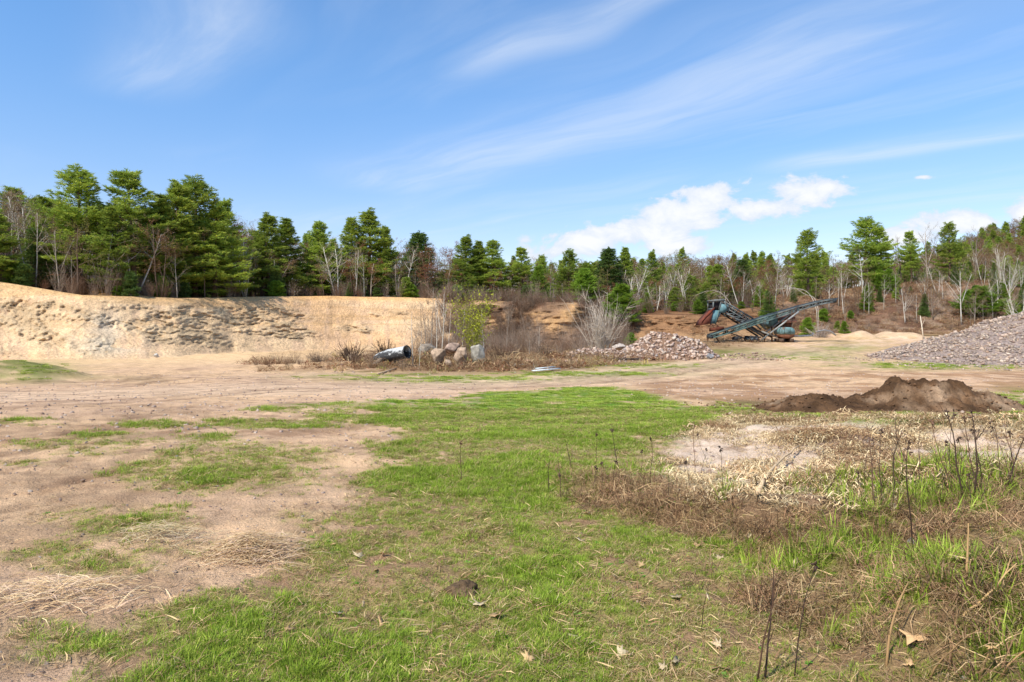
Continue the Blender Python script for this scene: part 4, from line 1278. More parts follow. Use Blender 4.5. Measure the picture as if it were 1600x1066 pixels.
# pale saplings among the thicket
for i, (px, top, Y) in enumerate(((645, 470, 38), (672, 425, 50), (683, 452, 49), (668, 470, 44), (757, 470, 48), (712, 480, 52), (700, 470, 55), (790, 478, 56), (842, 500, 48), (828, 505, 46), (655, 505, 37), (667, 470, 42), (722, 470, 60))):
    plant_px('sapling', i % 2, px, top, 0, ['thin bare sapling standing between the dumped pipe and the willow sapling', 'bare twiggy sapling in the thicket around the willow sapling'][i > 4], 'bare saplings near the boulders' if i <= 4 else 'bare saplings in the middle thicket', 1.2, Y=Y)
plant_px('birch', 4, 690, 430, 0, 'slim bare birch with white stem right above the boulders', None, .8, Y=47)
wil = brush(81, 5.0, 22, .20, lin(128, 136, 62), 22, .012, bud=lin(166, 172, 60))
bush(wil, 'willow_sapling', 738, 46.0, .98, 'yellow-green budding willow sapling behind the grey boulder', None, 'tree')
pb = brush(82, 5.6, 70, .40, lin(206, 192, 176), 8, .024)
bush(pb, 'birch_bush', 940, 54, .95, 'large pale bare birch bush with many fanned stems', None, 'shrub')
bush(brush(83, 3.6, 60, .8, lin(150, 130, 114), 6, .014), 'bare_shrub', 905, 57, .85, 'rounded grey shrub at the left foot of the pale birch bush', None)
bush(brush(84, 1.5, 60, 1.1, lin(78, 60, 48), 5, .022), 'root_tangle', 602, 41.5, .85, 'dark tangle of roots and branches behind the dumped pipe', None, 'brush pile')
bush(brush(85, 1.6, 70, 1.6, lin(160, 150, 140), 5, .02), 'brush_pile', 1282, 79, 1.3, 'heap of grey fallen branches under the conveyor tip', None, 'brush pile')
bush(brush(86, 1.6, 50, 1.4, lin(150, 130, 116), 5, .02), 'brush_pile', 1330, 84, 1.1, 'heap of brown branches right of the conveyor tip', None, 'brush pile')


def arched(pts_px, Y, r, lab):
    P = np.array([((a - 800) / F * Y, Y, CZ + (HY - b) / F * Y) for a, b in pts_px])
    x0, y0 = P[0][:2]
    z0 = float(ground_z(x0, y0))
    tt = np.linspace(0, len(P) - 1, 16)
    Q = np.stack([np.interp(tt, np.arange(len(P)), P[:, k]) for k in range(3)], 1)
    for _ in range(3):
        Q[1:-1] = (Q[:-2] + 2 * Q[1:-1] + Q[2:]) / 4
    Q[0, 2] = z0 - .2
    Q -= np.array([x0, y0, z0])
    Q[:, 1] += np.linspace(0, 1.2, 16)
    e = empty('bent_birch', (x0, y0, z0), lab, 'tree')
    mb = MB(); mb.tube(Q, np.linspace(r, r * .3, 16), 6, BIRCH * .75)
    ob('trunk', mb.mesh('bent_trunk', M_BARK, True), e)
    rng = np.random.default_rng(int(pts_px[0][0]))
    tw = MB()
    for k in range(22):
        i = rng.integers(6, 16); a = Q[i]; d = Q[min(15, i + 1)] - Q[i - 1]; d /= np.linalg.norm(d)
        d = d + rng.normal(0, .35, 3) + np.array([0, 0, -.35]); d /= np.linalg.norm(d)
        l = rng.uniform(.8, 2.2)
        tw.tube([a, a + d * l * .5, a + d * l + np.array([0, 0, -.25 * l])], [.012, .008, .004], 3, lin(160, 144, 128), cap=False)
    ob('crown', tw.mesh('bent_twigs', M_TWIG), e)


arched([(1152, 498), (1143, 474), (1130, 456), (1112, 452), (1090, 461)], 83, .038, 'bent birch arching left over the screening machine head')
arched([(1278, 492), (1272, 466), (1262, 452), (1240, 449), (1218, 451)], 86, .042, 'bent birch arching left above the middle of the long conveyor')
arched([(1280, 490), (1275, 462), (1262, 462), (1245, 446), (1226, 448)], 88, .036, 'second bent birch drooping behind the long conveyor')

snag = MB(); snag.tube([(0, 0, -.2), (-.15, 0, 1.2), (-.35, 0, 2.6)], [.07, .06, .03], 6, lin(200, 188, 170)); snag.tube([(-.2, 0, 1.5), (.15, 0, 2.2)], [.03, .01], 4, lin(190, 176, 158))
X_, Y_, Z_ = at(1443, 74)
tag(ob('leaning_snag', snag.mesh('dead_trunk', M_BARK, True), None, (X_, Y_, Z_)), 'leaning pale dead trunk beside the sand humps', 'dead tree')

# far-off wood on the rising ground and on the hill at the right: reads as one mass
def gn_scatter(name, P, rots, scales, idx, protos, mat=None):
    """one object whose points carry a copy of a small plant each"""
    me = bpy.data.meshes.new(name)
    P = np.asarray(P, np.float32)
    me.vertices.add(len(P)); me.vertices.foreach_set('co', P.ravel())
    a = me.attributes.new('rot', 'FLOAT_VECTOR', 'POINT'); a.data.foreach_set('vector', np.asarray(rots, np.float32).ravel())
    a = me.attributes.new('scl', 'FLOAT_VECTOR', 'POINT'); a.data.foreach_set('vector', np.asarray(scales, np.float32).ravel())
    a = me.attributes.new('idx', 'INT', 'POINT'); a.data.foreach_set('value', np.asarray(idx, np.int32))
    o = ob(name, me)
    ng = bpy.data.node_groups.new(name + '_scatter', 'GeometryNodeTree')
    ng.interface.new_socket('Geometry', in_out='INPUT', socket_type='NodeSocketGeometry')
    ng.interface.new_socket('Geometry', in_out='OUTPUT', socket_type='NodeSocketGeometry')
    gi = ng.nodes.new('NodeGroupInput'); go = ng.nodes.new('NodeGroupOutput')
    jn = ng.nodes.new('GeometryNodeJoinGeometry')

    def named(n, t):
        nd = ng.nodes.new('GeometryNodeInputNamedAttribute'); nd.data_type = t; nd.inputs['Name'].default_value = n
        return nd.outputs['Attribute']
    rot = named('rot', 'FLOAT_VECTOR'); scl = named('scl', 'FLOAT_VECTOR'); ix = named('idx', 'INT')
    for k, pr in enumerate(protos):
        po = bpy.data.objects.new(name + '_piece', pr)
        oi = ng.nodes.new('GeometryNodeObjectInfo'); oi.inputs['Object'].default_value = po
        cmp = ng.nodes.new('FunctionNodeCompare'); cmp.data_type = 'INT'; cmp.operation = 'EQUAL'
        ng.links.new(ix, cmp.inputs[2]); cmp.inputs[3].default_value = k
        ip = ng.nodes.new('GeometryNodeInstanceOnPoints')
        ng.links.new(gi.outputs[0], ip.inputs['Points'])
        ng.links.new(cmp.outputs[0], ip.inputs['Selection'])
        ng.links.new(oi.outputs['Geometry'], ip.inputs['Instance'])
        e2r = ng.nodes.new('FunctionNodeEulerToRotation'); ng.links.new(rot, e2r.inputs[0])
        ng.links.new(e2r.outputs[0], ip.inputs['Rotation'])
        ng.links.new(scl, ip.inputs['Scale'])
        ng.links.new(ip.outputs[0], jn.inputs[0])
    ng.links.new(jn.outputs[0], go.inputs[0])
    md = o.modifiers.new('scatter', 'NODES'); md.node_group = ng
    return o


def far_wood():
    protos = []
    for kind, v in (('hardwood', 0), ('hardwood', 2), ('hardwood', 4), ('pine', 1), ('red maple', 0), ('birch', 0)):
        protos += [PROTO[kind][v][0], PROTO[kind][v][1]]
    P = []; I = []; S = []; Rr = []
    rng = np.random.default_rng(99)
    pr = [.27, .22, .2, .13, .10, .08]
    Y = np.exp(rng.uniform(math.log(112), math.log(330), 6000)); px = rng.uniform(-200, 1850, 6000)
    ok = Y > creY(px) + 40
    Y = Y[ok][:2100]; px = px[ok][:2100]; n = len(Y)
    hx = rng.uniform(1470, 1850, 700); hy = rng.uniform(170, 300, 700)
    px = np.concatenate([px, hx]); Y = np.concatenate([Y, hy]); n = len(Y)
    X = (px - 800) / F * Y; Z = ground_z(X, Y) - .2
    k = rng.choice(6, size=n, p=pr); h = rng.uniform(7, 10.5, n) / 9.5 * np.where(Y < 180, .8, .95) * np.where(px < 380, 1.3, 1)
    r = rng.uniform(0, 6.28, n); z0 = np.zeros(n)
    P = np.repeat(np.stack([X, Y, Z], 1), 2, 0); I = np.stack([2 * k, 2 * k + 1], 1).ravel()
    S = np.repeat(np.stack([h * 1.25, h * 1.25, h], 1), 2, 0); Rr = np.repeat(np.stack([z0, z0, r], 1), 2, 0)
    o = gn_scatter('woods', P, Rr, S, I, protos)
    tag(o, 'far-off mixed wood of bare trees and pines closing the horizon', 'wood', None, 'stuff')


far_wood()


def underbrush():
    rng = np.random.default_rng(97)
    P = []; I = []; S = []; Rr = []
    for k in range(1050):
        if k < 520:
            px = rng.uniform(-60, 1200); Y = float(creY(px)) + rng.uniform(2, 22)
        elif k < 700:
            px = rng.uniform(1190, 1680); Y = float(toeY(px)) + rng.uniform(.05, 1.6) * float(creY(px) - toeY(px))
        else:
            px = rng.normal(800, 100); Y = rng.uniform(52, 90)
            if not 660 < px < 1000: continue
        if k % 2: px = rng.uniform(690, 985); Y = float(toeY(px)) + rng.uniform(0, 1.05) * float(creY(px) - toeY(px))
        X = (px - 800) / F * Y
        P.append((X, Y, float(ground_z(X, Y)) - .03)); I.append(int(rng.integers(0, 4))); s = rng.uniform(.4, 1.25) * (1 if k < 520 else .75); S.append((s, s, s * rng.uniform(.8, 1.3))); Rr.append((rng.normal(0, .12), rng.normal(0, .12), rng.uniform(0, 6.28)))
    o = gn_scatter('underbrush', P, Rr, S, I, P_BUSH)
    tag(o, 'brown leafless underbrush between the trees and shrubs', 'underbrush', None, 'stuff')


underbrush()

# ---------------------------------------------------------------- rock heaps
def rock_mesh(seed, col, flat=.7, n=13):
    rng = np.random.default_rng(seed)
    p = rng.normal(0, 1, (n, 3)); p /= np.linalg.norm(p, axis=1)[:, None]
    p *= rng.uniform(.75, 1.1, (n, 1)); p *= np.array([1, rng.uniform(.55, .95), flat * rng.uniform(.7, 1.2)]) * .5
    bm = bmesh.new()
    for v in p: bm.verts.new(v)
    bmesh.ops.convex_hull(bm, input=bm.verts)
    bmesh.ops.triangulate(bm, faces=bm.faces)
    lone = [v for v in bm.verts if not v.link_faces]
    for v in lone: bm.verts.remove(v)
    bm.verts.index_update()
    V = np.array([v.co[:] for v in bm.verts]); T = np.array([[v.index for v in f.verts] for f in bm.faces])
    bm.free()
    return V, T, np.asarray(col)


GRANITE = [lin(174, 154, 142), lin(190, 172, 158), lin(158, 136, 126), lin(180, 158, 142), lin(150, 138, 134), lin(194, 176, 160), lin(160, 134, 116), lin(140, 120, 108)]
ROCKS = [rock_mesh(200 + k, GRANITE[k % 8], .62) for k in range(14)]


def rock_me(k):
    V, T, c = ROCKS[k]
    mb = MB(); mb.add(V, T, None, c)
    return mb.mesh('stone_shape', M_ROCK)


ROCK_ME = [rock_me(k) for k in range(14)]


def heap(name, lab, cat, cx, cy, hf, rx, ry, size, n, corecol, nparts=300, seed=1, xmax=1.12, ymax=1.12, tone=np.ones(3)):
    """heap of broken stone: a core with the largest stones as parts and the small ones joined"""
    rng = np.random.default_rng(seed)
    z0 = float(ground_z(cx, cy))
    e = empty(name, (cx, cy, z0), lab, cat)
    # core
    g = np.linspace(-1.15, 1.15, 70)
    GX, GY = np.meshgrid(g, g, indexing='xy')
    lx = GX * rx; ly = GY * ry
    hz = hf(lx, ly)
    zz = ground_z(cx + lx, cy + ly) - z0 + np.where(hz > 0.02, hz, -0.12)
    mb = MB(); mb.add(np.stack([lx, ly, zz], -1).reshape(-1, 3), None, grid_quads(70, 70), corecol)
    ob('core', mb.mesh('heap_core', M_ROCK, True), e)
    x = rng.uniform(-1.12, xmax, n * 5) * rx; y = rng.uniform(-1.12, ymax, n * 5) * ry
    h = hf(x, y)
    ok = (h > .03) | (rng.random(n * 5) < .10)
    x, y, h = x[ok][:n], y[ok][:n], h[ok][:n]; n = len(x)
    P = np.stack([x, y, ground_z(cx + x, cy + y) - z0 + np.maximum(h, 0)], 1)
    S = size[0] * (size[1] / size[0]) ** (rng.random(n) ** 2.2)
    S *= np.where(hf(P[:, 0], P[:, 1]) > .03, 1, .7)
    view = S * np.where(P[:, 1] < .25 * ry, 1, .5)
    order = np.argsort(-view)
    big = order[:nparts]; small = order[nparts:]
    for i in big:
        k = int(rng.integers(0, 14))
        ob('stone', ROCK_ME[k], e, tuple(P[i] + (0, 0, S[i] * .12)), tuple(rng.uniform(-.6, .6, 2)) + (rng.uniform(0, 6.28),), float(S[i]))
    mb = MB()
    for i in small:
        V, T, c = ROCKS[int(rng.integers(0, 14))]
        a, b, g_ = rng.uniform(-.7, .7), rng.uniform(-.7, .7), rng.uniform(0, 6.28)
        M = np.array(Matrix.Rotation(g_, 3, 'Z') @ Matrix.Rotation(a, 3, 'X') @ Matrix.Rotation(b, 3, 'Y'))
        mb.add(V @ M.T * S[i] + P[i] + (0, 0, S[i] * .12), T, None, c * rng.uniform(.75, 1.2) * tone)
    tag(ob('rubble', mb.mesh('rubble', M_ROCK), e), kind='stuff')
    return e


def hf_right(x, y):
    d = np.sqrt((x / 17.0) ** 2 + (y / 9.0) ** 2)
    return 5.1 * np.clip(1 - d, 0, 1) ** 1.05 * (1 + .10 * fbm(x * .25, y * .25, 3, 301)) + .12 * fbm(x * .9, y * .9, 3, 302) * (d < .98)


heap('large_stone_pile', 'large grey-pink heap of broken stone at the right edge', 'stone pile', 42.0, 47.0, hf_right, 17.0, 9.0, (.07, .36), 17000, lin(140, 124, 116), 300, 5, .35, .25, np.array([.96, .95, .92]))


def hf_mid(x, y):
    d = np.sqrt(((x - .6) / 3.6) ** 2 + (y / 2.8) ** 2)
    a = 1.45 * np.clip(1 - d ** 2.2, 0, 1)
    d2 = np.sqrt(((x + 3.6) / 3.6) ** 2 + ((y + .2) / 1.6) ** 2)
    b = .55 * np.clip(1 - d2 ** 1.5, 0, 1)
    return np.maximum(a, b) * (1 + .4 * fbm(x * .6, y * .6, 3, 311))


heap('middle_stone_pile', 'pinkish heap of broken stone left of the screening machine', 'stone pile', 10.1, 47.6, hf_mid, 7.3, 3.4, (.10, .46), 3600, lin(120, 96, 78), 280, 6, tone=np.array([.86, .80, .76]))

# ---------------------------------------------------------------- dark soil heap
def soil_heap():
    cx, cy = 8.55, 15.6
    z0 = float(ground_z(cx, cy))
    gx = np.linspace(-3.6, 3.6, 230); gy = np.linspace(-1.9, 1.9, 130)
    X, Y = np.meshgrid(gx, gy, indexing='xy')
    h = 0.46 * np.exp(-(((X - 1.0) / 1.15) ** 2 + (Y / .95) ** 2) ** 1.6) + .20 * np.exp(-(((X - 1.35) / .5) ** 2 + ((Y + .05) / .5) ** 2)) + .26 * np.exp(-(((X - .1) / .7) ** 2 + ((Y + .15) / .7) ** 2)) + .24 * np.exp(-(((X + 1.8) / .95) ** 2 + ((Y + .1) / .8) ** 2)) + .17 * np.exp(-(((X + .6) / 1.6) ** 2 + ((Y + .1) / 1.0) ** 2)) + .22 * np.exp(-(((X - 2.5) / .7) ** 2 + (Y / .7) ** 2))
    cl = fbm(X * 1.6, Y * 1.6, 5, 321) * .12 - np.abs(fbm(X * 3.4, Y * 3.4, 4, 329)) * .06 + fbm(X * 9, Y * 9, 3, 325) * .045
    z = h * (1 + .25 * fbm(X * 1.2, Y * 1.2, 3, 322)) + cl * np.clip(h * 4, 0, 1)
    z = z - .10 * (1 - np.clip(h * 9, 0, 1))
    zz = ground_z(cx + X, cy + Y) - z0 + z - .02
    n = fbm(X * 1.6, Y * 1.6, 4, 323)[..., None]
    n5 = fbm(X * 4.0, Y * 4.0, 4, 327)[..., None]
    C = lin(92, 68, 47) * (1 + .40 * n + .3 * n5) + np.clip(n - .15, 0, 1) * .16 * np.array([1, .8, .55])
    mb = MB(); mb.add(np.stack([X, Y, zz], -1).reshape(-1, 3), None, grid_quads(130, 230), C.reshape(-1, 3))
    e = empty('soil_heap', (cx, cy, z0), 'heap of dark brown topsoil behind the straw-covered ground', 'soil heap')
    ob('soil', mb.mesh('soil', M_SOIL, True), e)
    m3 = MB(); r3 = np.random.default_rng(15)
    ox = r3.normal(-.6, 2.6, 1500); oy = r3.normal(0, 1.3, 1500); oz = ground_z(cx + ox, cy + oy) - z0
    for a, b, c_ in zip(ox, oy, oz):
        V, T, _c = ROCKS[int(r3.integers(0, 14))]; s = .02 + .07 * r3.random() ** 3
        m3.add(V * s + (a, b, c_ + s * .2), T, None, lin(104, 78, 56) * r3.uniform(.75, 1.35))
    tag(ob('spilled_soil', m3.mesh('spilled_soil', M_SOIL), e), kind='stuff')
    # clods
    rng = np.random.default_rng(5); m2 = MB()
    for k in range(1500):
        i = rng.integers(0, 230); j = rng.integers(0, 130)
        if h[j, i] < .03 and rng.random() > .22: continue
        V, T, c = ROCKS[int(rng.integers(0, 14))]
        s = .02 + .08 * rng.random() ** 4
        m2.add(V * s + (gx[i], gy[j], zz[j, i] + (.02 if h[j, i] > .03 else .09) + s * .1), T, None, lin(102, 76, 54) * rng.uniform(.85, 1.4))
    tag(ob('clods', m2.mesh('clods', M_SOIL), e), kind='stuff')


soil_heap()

# ---------------------------------------------------------------- screening machine
def screener():
    S = 70.0 / F * .15
    X0, Y0, Z0 = at(1176, 70.0)
    e = empty('screening_machine', (X0, Y0, Z0), 'derelict teal and rust screening machine with two crossing conveyors', 'screening machine')
    TEAL = lin(84, 104, 98); GREY = lin(98, 104, 102); DK = lin(52, 58, 60); RUST = lin(138, 76, 52); PINK = lin(176, 126, 106); BRN = lin(92, 58, 40)

    def p(u, v, d=0.0): return np.array([(u - 640) * S, d, (630 - v) * S])

    def lattice(mb, a0, a1, b0, b1, d, n, w, col):
        a0, a1, b0, b1 = [np.array(k, float) for k in (a0, a1, b0, b1)]
        for k in range(n):
            s, t = k / n, (k + 1) / n
            A = a0 + (a1 - a0) * s; B = b0 + (b1 - b0) * s; A2 = a0 + (a1 - a0) * t
            mb.beam(p(*A, d), p(*B, d), w, w, col); mb.beam(p(*B, d), p(*A2, d), w, w, col)
    # --- long discharge conveyor, low at the left, high at the right
    path = [(170, 560), (420, 478), (640, 402), (860, 335), (1080, 268), (1290, 215), (1440, 190)]
    low = [(178, 592), (420, 524), (640, 448), (860, 380), (1080, 306), (1290, 246), (1436, 218)]
    cv = ob('long_conveyor', None, e)
    for d in (-1.0, .1):
        m = MB()
        for k in range(6):
            m.beam(p(*path[k], d), p(*path[k + 1], d), .10, .14, TEAL if k < 3 else GREY)
            m.beam(p(*low[k], d), p(*low[k + 1], d), .10, .12, TEAL if k < 3 else GREY)
        for k in range(6):
            lattice(m, path[k], path[k + 1], low[k], low[k + 1], d, 3, .06, TEAL * .9 if k < 3 else GREY * .9)
        if d < 0:   # side sheets that fill the middle bays
            for k in (1, 2, 3):
                m.plate([p(path[k][0], path[k][1] + 12, d), p(path[k + 1][0], path[k + 1][1] + 12, d), p(low[k + 1][0], low[k + 1][1] - 6, d), p(low[k][0], low[k][1] - 6, d)], (0, .03, 0), TEAL)
        ob('side_frame', m.mesh('side_frame', M_PAINT), cv)
    m = MB()
    for k in range(6):
        a, b = path[k], path[k + 1]
        m.plate([p(a[0], a[1] - 12, -1.02), p(b[0], b[1] - 12, -1.02), p(b[0], b[1] - 12, .12), p(a[0], a[1] - 12, .12)], (0, 0, -.07), DK)
    ob('belt', m.mesh('belt', M_RUBBER), cv)
    m = MB(); m.tube([p(1446, 206, -1.05), p(1446, 206, .15)], [.2, .2], 12, DK); ob('head_pulley', m.mesh('pulley', M_RUBBER), cv)
    m = MB(); m.tube([p(182, 574, -1.05), p(182, 574, .15)], [.2, .2], 12, DK); ob('tail_pulley', m.mesh('pulley', M_RUBBER), cv)
    m = MB(); m.plate([p(1400, 200, -1.0), p(1450, 205, -1.0), p(1492, 176, -1.0), p(1440, 214, -1.0), p(1404, 224, -1.0)], (0, 1.0, 0), GREY * 1.3); ob('end_guard', m.mesh('end_guard', M_PAINT), cv)
    for k in range(6):
        for q in (.25, .75):
            a = np.array(low[k]) * (1 - q) + np.array(low[k + 1]) * q
            m = MB(); m.tube([p(a[0], a[1] - 16, -.98), p(a[0], a[1] - 16, .08)], [.075, .075], 8, DK * .8); ob('idler_roller', m.mesh('idler_roller', M_RUBBER), cv)
    m = MB(); m.tube([p(860, 336, -1.02), p(700, 300, -.4), p(352, 196, .3)], [.022] * 3, 5, lin(60, 62, 62)); ob('stay_cable', m.mesh('stay_cable', M_RUST), e)
    m = MB(); m.tube([p(1060, 300, -1.02), p(1010, 380, -1.1), p(1000, 476, -1.0)], [.03] * 3, 5, lin(40, 40, 40)); ob('hose', m.mesh('hose', M_RUBBER), e)
    # --- steep lattice boom from the hopper up to the screen head
    up = [(345, 200), (690, 402), (800, 500)]; lo = [(352, 312), (560, 440), (770, 575)]
    bo = ob('inclined_boom', None, e)
    for d in (.5, 2.0):
        m = MB()
        for k in range(2):
            m.beam(p(*up[k], d), p(*up[k + 1], d), .14, .15, GREY if d < 1 else DK)
            m.beam(p(*lo[k], d), p(*lo[k + 1], d), .14, .15, GREY if d < 1 else DK)
        m.beam(p(352, 258, d), p(740, 490, d), .08, .09, GREY * 1.1 if d < 1 else DK)
        lattice(m, up[0], up[1], (352, 258), (660, 442), d, 11, .055, GREY if d < 1 else DK)
        lattice(m, (352, 258), (660, 442), lo[0], lo[1], d, 5, .07, GREY if d < 1 else DK)
        ob('boom_frame', m.mesh('boom_frame', M_PAINT), bo)
    m = MB(); m.plate([p(352, 222, .6), p(700, 428, .6), p(700, 428, 1.9), p(352, 222, 1.9)], (0, 0, -.06), DK); ob('belt', m.mesh('belt', M_RUBBER), bo)
    m = MB(); m.plate([p(380, 250, 1.2), p(690, 436, 1.2), p(660, 470, 1.2), p(385, 300, 1.2)], (0, .05, 0), lin(48, 44, 44)); ob('dark_infill', m.mesh('dark_infill', M_RUST), bo)  # dark plate filling the open boom to give it a dark interior
    # --- screen head
    hd = ob('screen_head', None, e)
    m = MB()
    for d in (.3, 2.2):
        m.beam(p(232, 198, d), p(352, 192, d), .16, .20, GREY * 1.15)
        m.beam(p(240, 205, d), p(238, 285, d), .12, .12, GREY)
        m.beam(p(322, 205, d), p(296, 292, d), .10, .10, GREY)
        m.beam(p(350, 200, d), p(395, 290, d), .12, .12, GREY * 1.1)
        m.beam(p(238, 285, d), p(200, 412, d), .12, .12, TEAL)
        m.beam(p(300, 300, d), p(262, 440, d), .12, .12, TEAL)
    for (u, v) in ((232, 198), (352, 192), (238, 285)):
        m.beam(p(u, v, .3), p(u, v, 2.2), .14, .16, GREY)
    ob('head_frame', m.mesh('head_frame', M_PAINT), hd)
    m = MB(); m.plate([p(318, 232, .28), p(392, 240, .28), p(396, 292, .28), p(350, 330, .28), p(300, 318, .28)], (0, .05, 0), lin(92, 124, 128)); ob('side_panel', m.mesh('side_panel', M_PAINT), hd)
    m = MB(); m.plate([p(240, 300, .32), p(330, 300, .32), p(268, 440, .32), p(204, 440, .32), p(200, 400, .32)], (0, .05, 0), lin(86, 120, 126)); ob('side_panel', m.mesh('side_panel', M_PAINT), hd)
    m = MB(); m.plate([p(246, 214, .5), p(330, 214, .5), p(300, 300, .5), p(240, 290, .5)], (0, 1.5, 0), lin(46, 40, 40)); ob('screen_box', m.mesh('screen_box', M_RUST), hd)
    m = MB(); m.plate([p(236, 290, .2), p(205, 440, .2), p(100, 458, .2), p(130, 400, .2)], (.0, 2.0, .0), lin(108, 64, 50)); ob('rusty_flap', m.mesh('rusty_flap', M_RUST), hd, )
    m = MB(); m.plate([p(250, 268, .15), p(238, 300, .15), p(120, 412, .15), p(110, 438, .15), p(136, 380, .15), p(190, 310, .15)], (0, .04, 0), lin(112, 58, 44)); ob('flap_edge', m.mesh('flap_edge', M_RUST), hd)
    # --- rusty receiving box under the head
    m = MB()
    m.plate([p(206, 486, -.7), p(318, 470, -.7), p(322, 498, -.7), p(204, 520, -.7)], (0, 1.3, 0), lin(92, 52, 38))
    ob('receiving_box', m.mesh('receiving_box', M_RUST), e)
    m = MB()
    for a, b in (((212, 440), (206, 500)), ((262, 440), (300, 480)), ((232, 450), (250, 500)), ((214, 444), (296, 478))):
        m.beam(p(*a, .4), p(*b, .0), .08, .08, lin(86, 54, 42))
    ob('box_hanger', m.mesh('box_hanger', M_RUST), e)
    # --- hopper
    hp = ob('hopper', None, e)
    m = MB(); m.plate([p(822, 352, .4), p(912, 380, .4), p(922, 420, .4), p(850, 470, .4), p(832, 440, .4)], (0, 2.6, 0), lin(94, 124, 128)); ob('end_panel', m.mesh('end_panel', M_PAINT), hp)
    m = MB(); m.plate([p(915, 404, .3), p(930, 370, .6), p(1060, 345, .6), p(1100, 372, .3), p(1098, 396, .3)], (0, .06, .0), lin(118, 80, 70)); ob('upper_plate', m.mesh('upper_plate', M_RUST), hp)
    m = MB(); m.plate([p(950, 416, .1), p(1104, 402, .1), p(1102, 424, .1), p(960, 432, .1)], (0, 2.8, 0), PINK); ob('rim_plate', m.mesh('rim_plate', M_RUST), hp)
    m = MB(); m.plate([p(945, 434, .3), p(1072, 428, .3), p(1040, 500, .3), p(985, 510, .3)], (0, 2.4, 0), BRN); ob('lower_bin', m.mesh('lower_bin', M_RUST), hp)
    m = MB()
    m.plate([p(820, 352, .38), p(832, 332, .38), p(862, 336, .38), p(858, 362, .38)], (0, .6, 0), DK)
    ob('drive_motor', m.mesh('drive_motor', M_PAINT), hp)
    # --- tank / power unit: a rounded teal case over a rusty skid
    tk = ob('power_unit', None, e)
    m = MB()
    out = [(882, 548), (878, 505), (890, 484), (925, 476), (1000, 480), (1026, 494), (1036, 520), (1034, 548)]
    m.plate([p(u, v, -1.1) for u, v in out], (0, 1.6, 0), lin(102, 132, 132)); ob('case', m.mesh('case', M_PAINT), tk)
    m = MB(); out = [(884, 552), (1034, 552), (1026, 580), (990, 594), (930, 594), (890, 574)]
    m.plate([p(u, v, -1.05) for u, v in out], (0, 1.5, 0), lin(112, 74, 54)); ob('skid', m.mesh('skid', M_RUST), tk)
    m = MB()
    for u in (925, 985): m.beam(p(u, 490, -1.13), p(u, 545, -1.13), .03, .04, TEAL * .7)
    ob('case_rib', m.mesh('case_rib', M_PAINT), tk)
    # --- struts, feet, chassis
    for (a, b, d) in (((1070, 318), (772, 545), -1.15), ((1070, 318), (772, 545), .3)):
        m = MB(); m.tube([p(*a, d), p(*b, d)], [.085, .085], 8, lin(140, 142, 138)); ob('support_strut', m.mesh('support_strut', M_PAINT), e)
    m = MB(); m.beam(p(772, 545, -1.1), p(690, 612, -1.1), .1, .12, GREY); m.beam(p(700, 520, -.9), p(860, 580, -.9), .12, .14, lin(120, 116, 106)); m.beam(p(600, 470, .6), p(690, 520, .6), .2, .25, BRN); m.beam(p(640, 480, .6), p(860, 578, .6), .16, .2, lin(90, 84, 76))
    ob('chassis', m.mesh('chassis', M_PAINT), e)
    m = MB(); m.beam(p(385, 535, -.6), p(560, 600, -.6), .08, .10, DK); m.beam(p(560, 600, -.6), p(690, 604, -.6), .10, .12, DK); ob('drawbar', m.mesh('drawbar', M_PAINT), e)
    m = MB(); m.plate([p(424, 585, -.8), p(450, 572, -.8), p(500, 578, -.8), p(504, 604, -.8), p(430, 608, -.8)], (0, .9, 0), lin(40, 40, 42)); ob('counterweight', m.mesh('counterweight', M_RUBBER), e)
    for (u, d) in ((640, -1.0), (640, .5), (600, -1.0), (600, .5)):
        w = ob('wheel', None, e)
        c = p(u, 598, d)
        m = MB()
        an = np.linspace(0, 2 * math.pi, 25)[:-1]; R0 = .32
        prof_ = [(.17, -.10), (.30, -.12), (R0, -.07), (R0, .07), (.30, .12), (.17, .10)]
        V = np.array([[(c[0] + r * math.cos(a), c[1] + y, c[2] + r * math.sin(a)) for a in an] for r, y in prof_]).reshape(-1, 3)
        m.add(V, None, grid_quads(6, 24, True), lin(36, 36, 38)); ob('tyre', m.mesh('tyre', M_RUBBER, True), w)
        m = MB(); m.tube([c + (0, -.07, 0), c + (0, .07, 0)], [.18, .18], 14, lin(92, 102, 106)); m.tube([c + (0, -.12, 0), c + (0, -.06, 0)], [.06, .06], 8, lin(70, 76, 80)); ob('rim', m.mesh('rim', M_PAINT), w)
    m = MB()
    for d in (-1.0, .5): m.beam(p(575, 572, d), p(690, 580, d), .1, .14, DK)
    m.tube([p(640, 598, -1.1), p(640, 598, .6)], [.06, .06], 8, DK); m.tube([p(600, 598, -1.1), p(600, 598, .6)], [.06, .06], 8, DK)
    ob('axle_frame', m.mesh('axle_frame', M_PAINT), e)
    m = MB()
    for (a, b) in (((180, 590), (176, 640)), ((250, 560), (300, 640)), ((770, 545), (772, 640)), ((846, 470), (850, 640))):
        m.beam(p(*a, .2), p(*b, .2), .12, .12, BRN)
    ob('legs', m.mesh('legs', M_RUST), e)
    for u in (905, 1005):
        m = MB(); m.beam(p(u, 612, -1.2), p(u, 612, .6), .3, .36, lin(86, 70, 58)); ob('timber_block', m.mesh('timber_block', M_WOOD), e)


screener()

